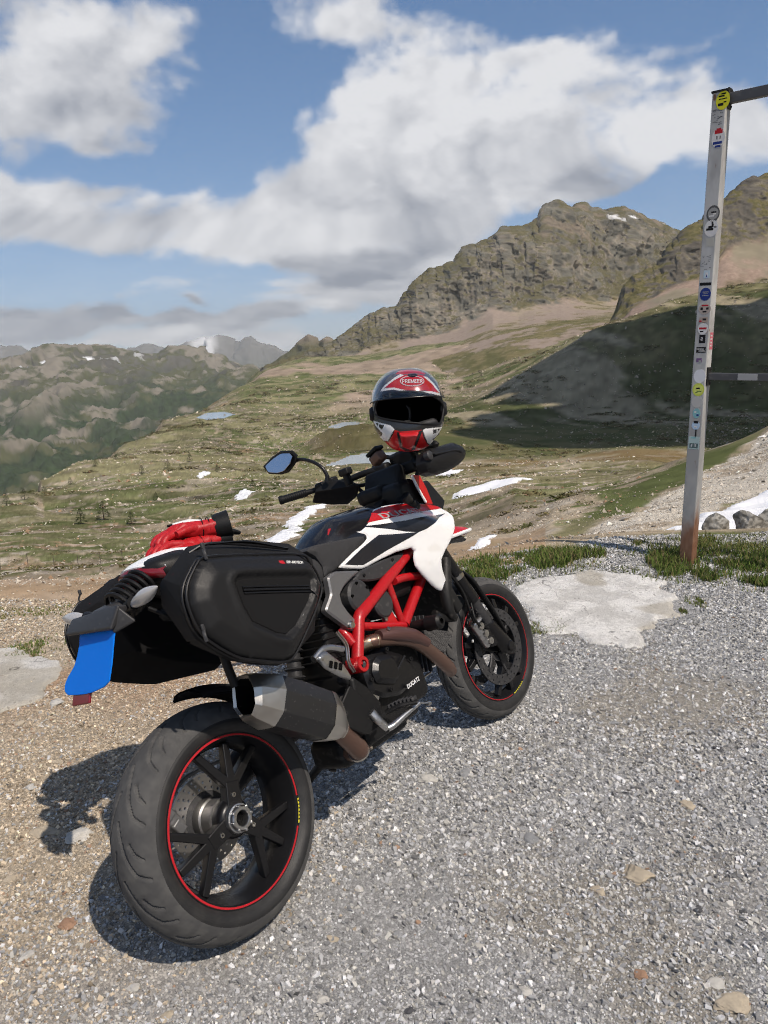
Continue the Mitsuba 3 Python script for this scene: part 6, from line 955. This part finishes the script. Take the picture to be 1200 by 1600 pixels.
# ------------------------------------------------------------------ grass, rocks, trees, fence
def blades(xy, zf, h, colr, lean=.45, wid=.0035):
    n = len(xy); a = rng.random(n) * 2 * np.pi; b = rng.random(n) * 2 * np.pi; h = h * rng.uniform(.55, 1.25, n); w = wid * rng.uniform(.7, 1.4, n); base = np.c_[xy, zf(xy[:, 0], xy[:, 1]) - .006]
    s = np.c_[np.cos(a), np.sin(a), 0 * a] * w[:, None]; l = np.c_[np.cos(b), np.sin(b), 0 * b] * (h * lean * rng.uniform(.2, 1.3, n))[:, None]; up_ = np.c_[0 * h, 0 * h, h]
    v = np.stack([base - s, base + s, base + l * .35 + up_ * .6 - s * .7, base + l * .35 + up_ * .6 + s * .7, base + l + up_ * .95], 1).reshape(-1, 3)
    f = (np.array([[0, 1, 3], [0, 3, 2], [2, 3, 4]])[None] + np.arange(n)[:, None, None] * 5).reshape(-1, 3); return v, f, np.repeat(colr, 5, 0)
def near_z(x, y):
    x, y = np.asarray(x, float), np.asarray(y, float); r = np.hypot(x, y); e = np.interp(np.degrees(np.arctan2(x, y)), AZ, edge_r); return np.where(r < e * 1.0, np.maximum(lot_z(x, y), -.4), ground_z(x, y))

GRASS = [[[[0.435,5.299],[0.589,5.46],[0.796,5.605],[1.041,5.641],[1.268,5.757],[1.35,5.63],[1.385,5.48],[1.277,5.324],[1.116,5.315],[0.923,5.245],[0.81,5.104],[0.67,5.033],[0.46,5.003]],5200,0.085,1],[[[1.234,5.648],[1.461,5.785],[1.624,5.701],[1.605,5.518],[1.407,5.477]],900,0.08,0.9],[[[1.818,5.244],[2.041,5.487],[2.186,5.574],[2.195,5.463],[2.034,5.085],[1.87,5.016]],2300,0.085,0.95],[[[2.169,5.396],[2.362,5.473],[2.506,5.379],[2.799,5.369],[2.445,4.665],[2.313,4.724],[2.186,4.854],[2.081,4.986]],5200,0.085,1],[[[1.971,5.842],[2.28,5.873],[2.592,5.904],[3.07,5.908],[2.816,5.402],[2.493,5.453],[2.181,5.612],[1.955,5.648]],3600,0.05,0.55],[[[1.726,4.49],[1.82,4.502],[1.847,4.332],[1.75,4.275]],420,0.03,0.6],[[[0.802,4.192],[0.957,4.174],[0.949,4.073],[0.816,4.048]],420,0.035,0.6],[[[-2.079,4.151],[-1.78,4.217],[-1.697,4.091],[-1.916,4.021]],500,0.045,0.8],[[[-2.515,4.844],[-1.959,4.801],[-1.86,4.641],[-2.453,4.712]],700,0.03,0.5],[[[1.181,5.007],[1.483,5.327],[1.818,5.244],[1.834,4.917],[1.49,4.892]],500,0.025,0.35]]
allv, allf, allc, o = [], [], [], 0
GRASS = [[P, int(n * .8), h, k, .04] for P, n, h, k in GRASS] + [[P, int(n * .22), h * .55, k * .6, .22] for P, n, h, k in GRASS] + [[P, int(n * .03), h * 1.7, .0, .1] for P, n, h, k in GRASS if n > 900]
for P, n, h, k, bf in GRASS:
    poly = Polygon(P).buffer(bf); a, b, c, d = poly.bounds; pts = np.zeros((0, 2))
    while len(pts) < n:
        q = rng.uniform((a, b), (c, d), (n * 3, 2)); dens = fbm2(q[:, 0], q[:, 1], 4.5, 3, 201); ok = contains_xy(poly, q[:, 0] + (dens - .5) * .35, q[:, 1] + (dens - .5) * .3) & (rng.random(len(q)) < sst(.30, .55, dens) * .9 + .1)
        pts = np.vstack([pts, q[ok]])
    pts = pts[:n]; t = rng.random((n, 1)); g_ = np.array((.070, .125, .026)) * (1 - t) + np.array((.15, .195, .055)) * t; g_ = g_ * (1 - .6 * (1 - k)) + np.array((.20, .165, .075)) * (.6 * (1 - k)); dry = rng.random((n, 1)) < .18; g_ = np.where(dry, np.array((.24, .20, .10)), g_)
    v, f, c_ = blades(pts, near_z, np.full(n, h * .78) * (.5 + fbm2(pts[:, 0], pts[:, 1], 3, 2, 202)), g_); allv.append(v); allf.append(f + o); allc.append(c_); o += len(v)
put('grass', trimesh.Trimesh(np.vstack(allv), np.vstack(allf), process=False), 'stone_mat', False, np.vstack(allc)); tag('grass', 'short green grass along the edge of the gravel and round the post', 'grass', kind='stuff')
# loose stones and low shrubs over the slopes
def spread(n, r0, r1, a0, a1, cond):
    out = np.zeros((0, 2))
    while len(out) < n:
        r = np.exp(rng.uniform(math.log(r0), math.log(r1), n * 2)); a = np.radians(rng.uniform(a0, a1, n * 2)); q = np.c_[r * np.sin(a), r * np.cos(a)]; out = np.vstack([out, q[cond(q[:, 0], q[:, 1], r)]])
    return out[:n]
off_ = lambda x, y: ~contains_xy(TRACK, x, y)
SN_ = [Polygon(s).buffer(.6) for s in SNOWS]
dry_ = lambda x, y: ~np.any([contains_xy(s, x, y) for s in SN_], 0) & off_(x, y)
q = spread(17000, 5, 330, -31, 30, lambda x, y, r: (r > np.interp(np.degrees(np.arctan2(x, y)), AZ, edge_r) * 1.02) & dry_(x, y) & (rng.random(len(x)) < sst(.44, .62, fbm2(x, y, 1 / 14., 4, 62) * .6 + fbm2(x, y, 1 / 3., 3, 211) * .4) + .04) & (np.degrees(np.arctan2(x, y)) < 13 + 10 * rng.random(len(x))))
r_ = np.hypot(*q.T); sz = np.minimum(.00115 * r_ * np.minimum((1 - rng.random(len(r_))) ** (-.42), 5.5), .05 + .0045 * r_)
cc = np.array((.46, .41, .34)) * np.exp(rng.normal(0, .28, (len(q), 1))); cc = np.where(rng.random((len(q), 1)) < .2, np.array((.33, .22, .14)), cc)
qf = spread(9000, 330, 1050, -24, 30, lambda x, y, r: rng.random(len(x)) < .08 + sst(.46, .62, fbm2(x, y, 1 / 60., 4, 215) * .6 + fbm2(x, y, 1 / 12., 3, 216) * .4))
qt = spread(6000, 8, 48, 8, 32, lambda x, y, r: contains_xy(TRACK, x, y)); rt = np.hypot(*qt.T); rf_ = np.hypot(*qf.T)
q = np.vstack([q, qf, qt]); sz = np.r_[sz, .00095 * rf_ * np.minimum((1 - rng.random(len(rf_))) ** (-.38), 3.6), .0011 * rt * (1 - rng.random(len(rt))) ** (-.3)]; cc = np.vstack([cc, np.array((.34, .29, .23)) * np.exp(rng.normal(0, .3, (len(qf), 1))), np.array((.50, .46, .40)) * np.exp(rng.normal(0, .28, (len(qt), 1)))])
v, f, c = chips(np.c_[q, ground_z(*q.T)], sz, np.clip(cc, .05, .7), .3, .7, True); put('scattered_stones', trimesh.Trimesh(v, f, process=False), 'stone_mat', False, c); tag('scattered_stones', 'pale stones and rubble strewn over the grassy slope', 'stones', kind='stuff')
def clump(n, size, r):
    """a low shrub: many leaf-sized faces through a flattened dome"""
    d = r.normal(size=(n, 3)); d /= np.linalg.norm(d, axis=1, keepdims=True); d[:, 2] = np.abs(d[:, 2]); p = d * (r.random((n, 1)) ** .4) * np.array([1, 1, .55]) * size; t = r.normal(size=(n, 2, 3)) * size * .13
    return np.stack([p - t[:, 0], p + t[:, 0], p + t[:, 1]], 1).reshape(-1, 3)
q = spread(240, 22, 330, -31, 22, lambda x, y, r: dry_(x, y) & (fbm2(x, y, 1 / 18., 4, 221) > .55) & (np.degrees(np.arctan2(x, y)) < 12))

q = np.vstack([q, spread(900, 330, 900, -22, 30, lambda x, y, r: fbm2(x, y, 1 / 50., 4, 222) > .50)]); hand = [[5.705,33],[6.371,33],[7.345,35],[8.385,37],[9.733,40],[5.176,23],[4.655,22],[8.459,36],[2.012,60],[2.92,50]]; q = np.vstack([q, np.repeat(hand, 3, 0) + rng.normal(0, .9, (len(hand) * 3, 2))]); vs, cs = [], []
for x, y in q:
    r = math.hypot(x, y); s = (.0065 if r < 330 else .0042) * r * rng.uniform(.5, 1.5) * (1 if r > 60 else 1.4); m = clump(46, s, rng) * np.array([1.6, 1.2, .8]) + [x, y, float(ground_z(x, y))]; vs.append(m); k = rng.random(); cs.append(np.repeat((np.array((.095, .105, .044)) * (1 - k) + np.array((.15, .118, .064)) * k)[None] * rng.uniform(.6, 1.4, (46, 1)), 3, 0))
vs = np.vstack(vs); put('heath_shrubs', trimesh.Trimesh(vs, np.arange(len(vs)).reshape(-1, 3), process=False), 'stone_mat', False, np.vstack(cs)); tag('heath_shrubs', 'low brown and green heath shrubs dotted over the slope', 'shrubs', kind='stuff')
# two boulders at the foot of the snow and a few big stones by the rim

for i, (x, y, s, lab) in enumerate([[*p, l] for p, l in zip([[3.818,8.75,0.322],[4.298,8.9,0.433],[4.602,8.9,0.405]], ('pointed grey boulder at the foot of the snow, nearest the post', 'broad grey boulder in front of the snow', 'grey boulder at the right edge in front of the snow'))]):
    m = rock_mesh(s * .50, s * .42, s * (.62 if i == 0 else .40), 500 + i, 4, .5); m.vertices = m.vertices * (1 + .10 * (meshkit.fbm(m.vertices * 22, 4, i) - .5))[:, None]; m.apply_translation([x, y, float(ground_z(x, y)) + s * .26]); k = numbered('boulder'); n_ = meshkit.fbm(m.vertices * 30, 4, 9)
    scene[k] = mikit.ply(m, 'stone_mat', smooth=True, color=mixc(np.broadcast_to(np.array((.15, .145, .13)), m.vertices.shape), np.array((.34, .33, .30)), sst(.4, .62, n_))); tag(k, lab, 'boulder', 'boulders in front of the snow')
# small conifers
def pine(x, y, h, seed):
    r = np.random.default_rng(seed); z = float(ground_z(x, y)); k = numbered('pine_tree'); n = 210; t = r.random(n) ** .8; rad = .30 * h * (1 - t) ** .85 * (.65 + .5 * r.random(n)) + .02 * h; a = r.random(n) * 2 * np.pi
    p = np.c_[np.cos(a) * rad, np.sin(a) * rad, (.10 + .90 * t) * h]; out = np.c_[np.cos(a), np.sin(a), -.25 + 0 * a]; w = np.c_[-np.sin(a), np.cos(a), 0 * a] * (.07 * h); l = .15 * h * (1.2 - t)
    v = np.stack([p - w, p + w, p + out * l[:, None] + [0, 0, .02 * h]], 1).reshape(-1, 3) + [x, y, z]; c = np.repeat(np.array((.038, .052, .020))[None] * r.uniform(.5, 1.6, (n, 1)), 3, 0)
    put(k + '__trunk', tube([(x, y, z - .1 * h), (x, y, z + .5 * h), (x + .01 * h, y, z + .97 * h)], [.035 * h, .02 * h, .004 * h], 6, 3), 'bark'); put(k + '__crown', trimesh.Trimesh(v, np.arange(len(v)).reshape(-1, 3), process=False), 'stone_mat', False, c)
    return k
diffuse('bark', (.08, .06, .045))

for i, (x, y, h, px) in enumerate([[-43.274,118,2.906,162],[-44.481,112,2.391,126],[-37.126,112,1.839,205],[-74.244,300,3.448,297],[-74.73,270,3.103,262],[-66.513,255,2.094,282],[-73.069,235,3.087,222],[-86.871,380,3.12,318],[-75.502,560,4.138,430],[-52.595,540,3.99,476],[-105.356,285,2.808,150],[-106.227,310,2.8,182],[-30.43,180,1.773,395],[-51.275,240,2.167,340],[-51.787,175,2.011,243],[-35.577,235,1.929,415],[-90.166,205,2.356,70],[-81.615,175,2.586,40],[-95.091,235,2.508,110],[-73.617,150,2.463,12],[7.069,150,1.724,655],[2.083,180,1.478,612],[-64.386,330,2.438,360]]):
    k = pine(x, y, h, 900 + i); tag(k, ('small dark conifer standing on the slope above the gloves' if i == 0 else 'small dark conifer at the left, beside the one above the gloves' if i == 1 else 'tiny distant conifer standing alone on the grassy valley slope beyond the rim'), 'pine tree', None if i < 2 else 'distant conifers on the valley slope')
# wire fence along the dirt path on the left

FP = [[-23.991,47],[-23.218,49],[-22.191,50.5],[-21.196,52],[-20.203,53.5],[-19.167,55]]; tag('wire_fence', 'thin wire fence with slim posts along the dirt path at the left', 'fence'); tops = []
diffuse('fence_steel', (.10, .085, .07))
for x, y in FP: z = float(ground_z(x, y)); put('wire_fence__post', tube([(x, y, z - .2), (x, y, z + 1.05)], .022, 8), 'fence_steel'); tops.append((x, y, z))
tops = np.array(tops)
for h in (.35, .68, .98): put('wire_fence__wire', cat(*[tube([a + [0, 0, h], (a + b) / 2 + [0, 0, h - .04], b + [0, 0, h]], .005, 5, 3) for a, b in zip(tops[:-1], tops[1:])]), 'fence_steel')
# fair-weather clouds overhead, out of the picture to the right; their shade lies on the hillside and the basin
diffuse('cloud_white', (.88, .88, .88))
def cloud(c, ax, seed):
    u, v_ = np.meshgrid(np.linspace(0, 2 * math.pi, 120, endpoint=False), np.linspace(0, math.pi, 60), indexing='ij'); d = np.stack([np.cos(u) * np.sin(v_), np.sin(u) * np.sin(v_), np.cos(v_)], -1)
    r = .50 + 1.05 * meshkit.fbm(d * 2.6 + seed, 5, seed); P = d * r[..., None] * np.array(ax) + np.array(c); P[..., 2] = np.maximum(P[..., 2], c[2] - ax[2] * .35)
    k = put('cloud', trimesh.Trimesh(P.reshape(-1, 3), grid_faces(120, 60), process=False), 'cloud_white', True); tag(k, 'white cumulus cloud drifting over the valley', kind='structure')
for (sx, sy, sz, ax, seed, top) in ((150, 415, -40, (95, 95, 34), 3, 430), (285, 428, -32, (120, 100, 40), 5, 440), (230, 560, 0, (120, 85, 36), 11, 450), (370, 560, 10, (90, 110, 36), 14, 440), (420, 405, -20, (95, 90, 32), 17, 430)):
    t_ = (top - sz) / SUN[2]; cloud((sx + SUN[0] * t_, sy + SUN[1] * t_, top), ax, seed)
# ------------------------------------------------------------------ haze: one box of air round everything
HAZE = 5.0e-5
scene['haze_medium'] = {'type': 'homogeneous', 'albedo': col(.93, .95, .97), 'sigma_t': {'type': 'rgb', 'value': [HAZE, HAZE, HAZE]}}
scene['haze'] = {'type': 'cube', 'to_world': T().translate([0, 0, -450]).scale([17000, 17000, 1050]), 'bsdf': {'type': 'null'}, 'interior': {'type': 'ref', 'id': 'haze_medium'}}
tag('haze', 'thin blue mountain haze in the air over the far ridges', 'haze', kind='stuff'); scene['camera']['medium'] = {'type': 'ref', 'id': 'haze_medium'}
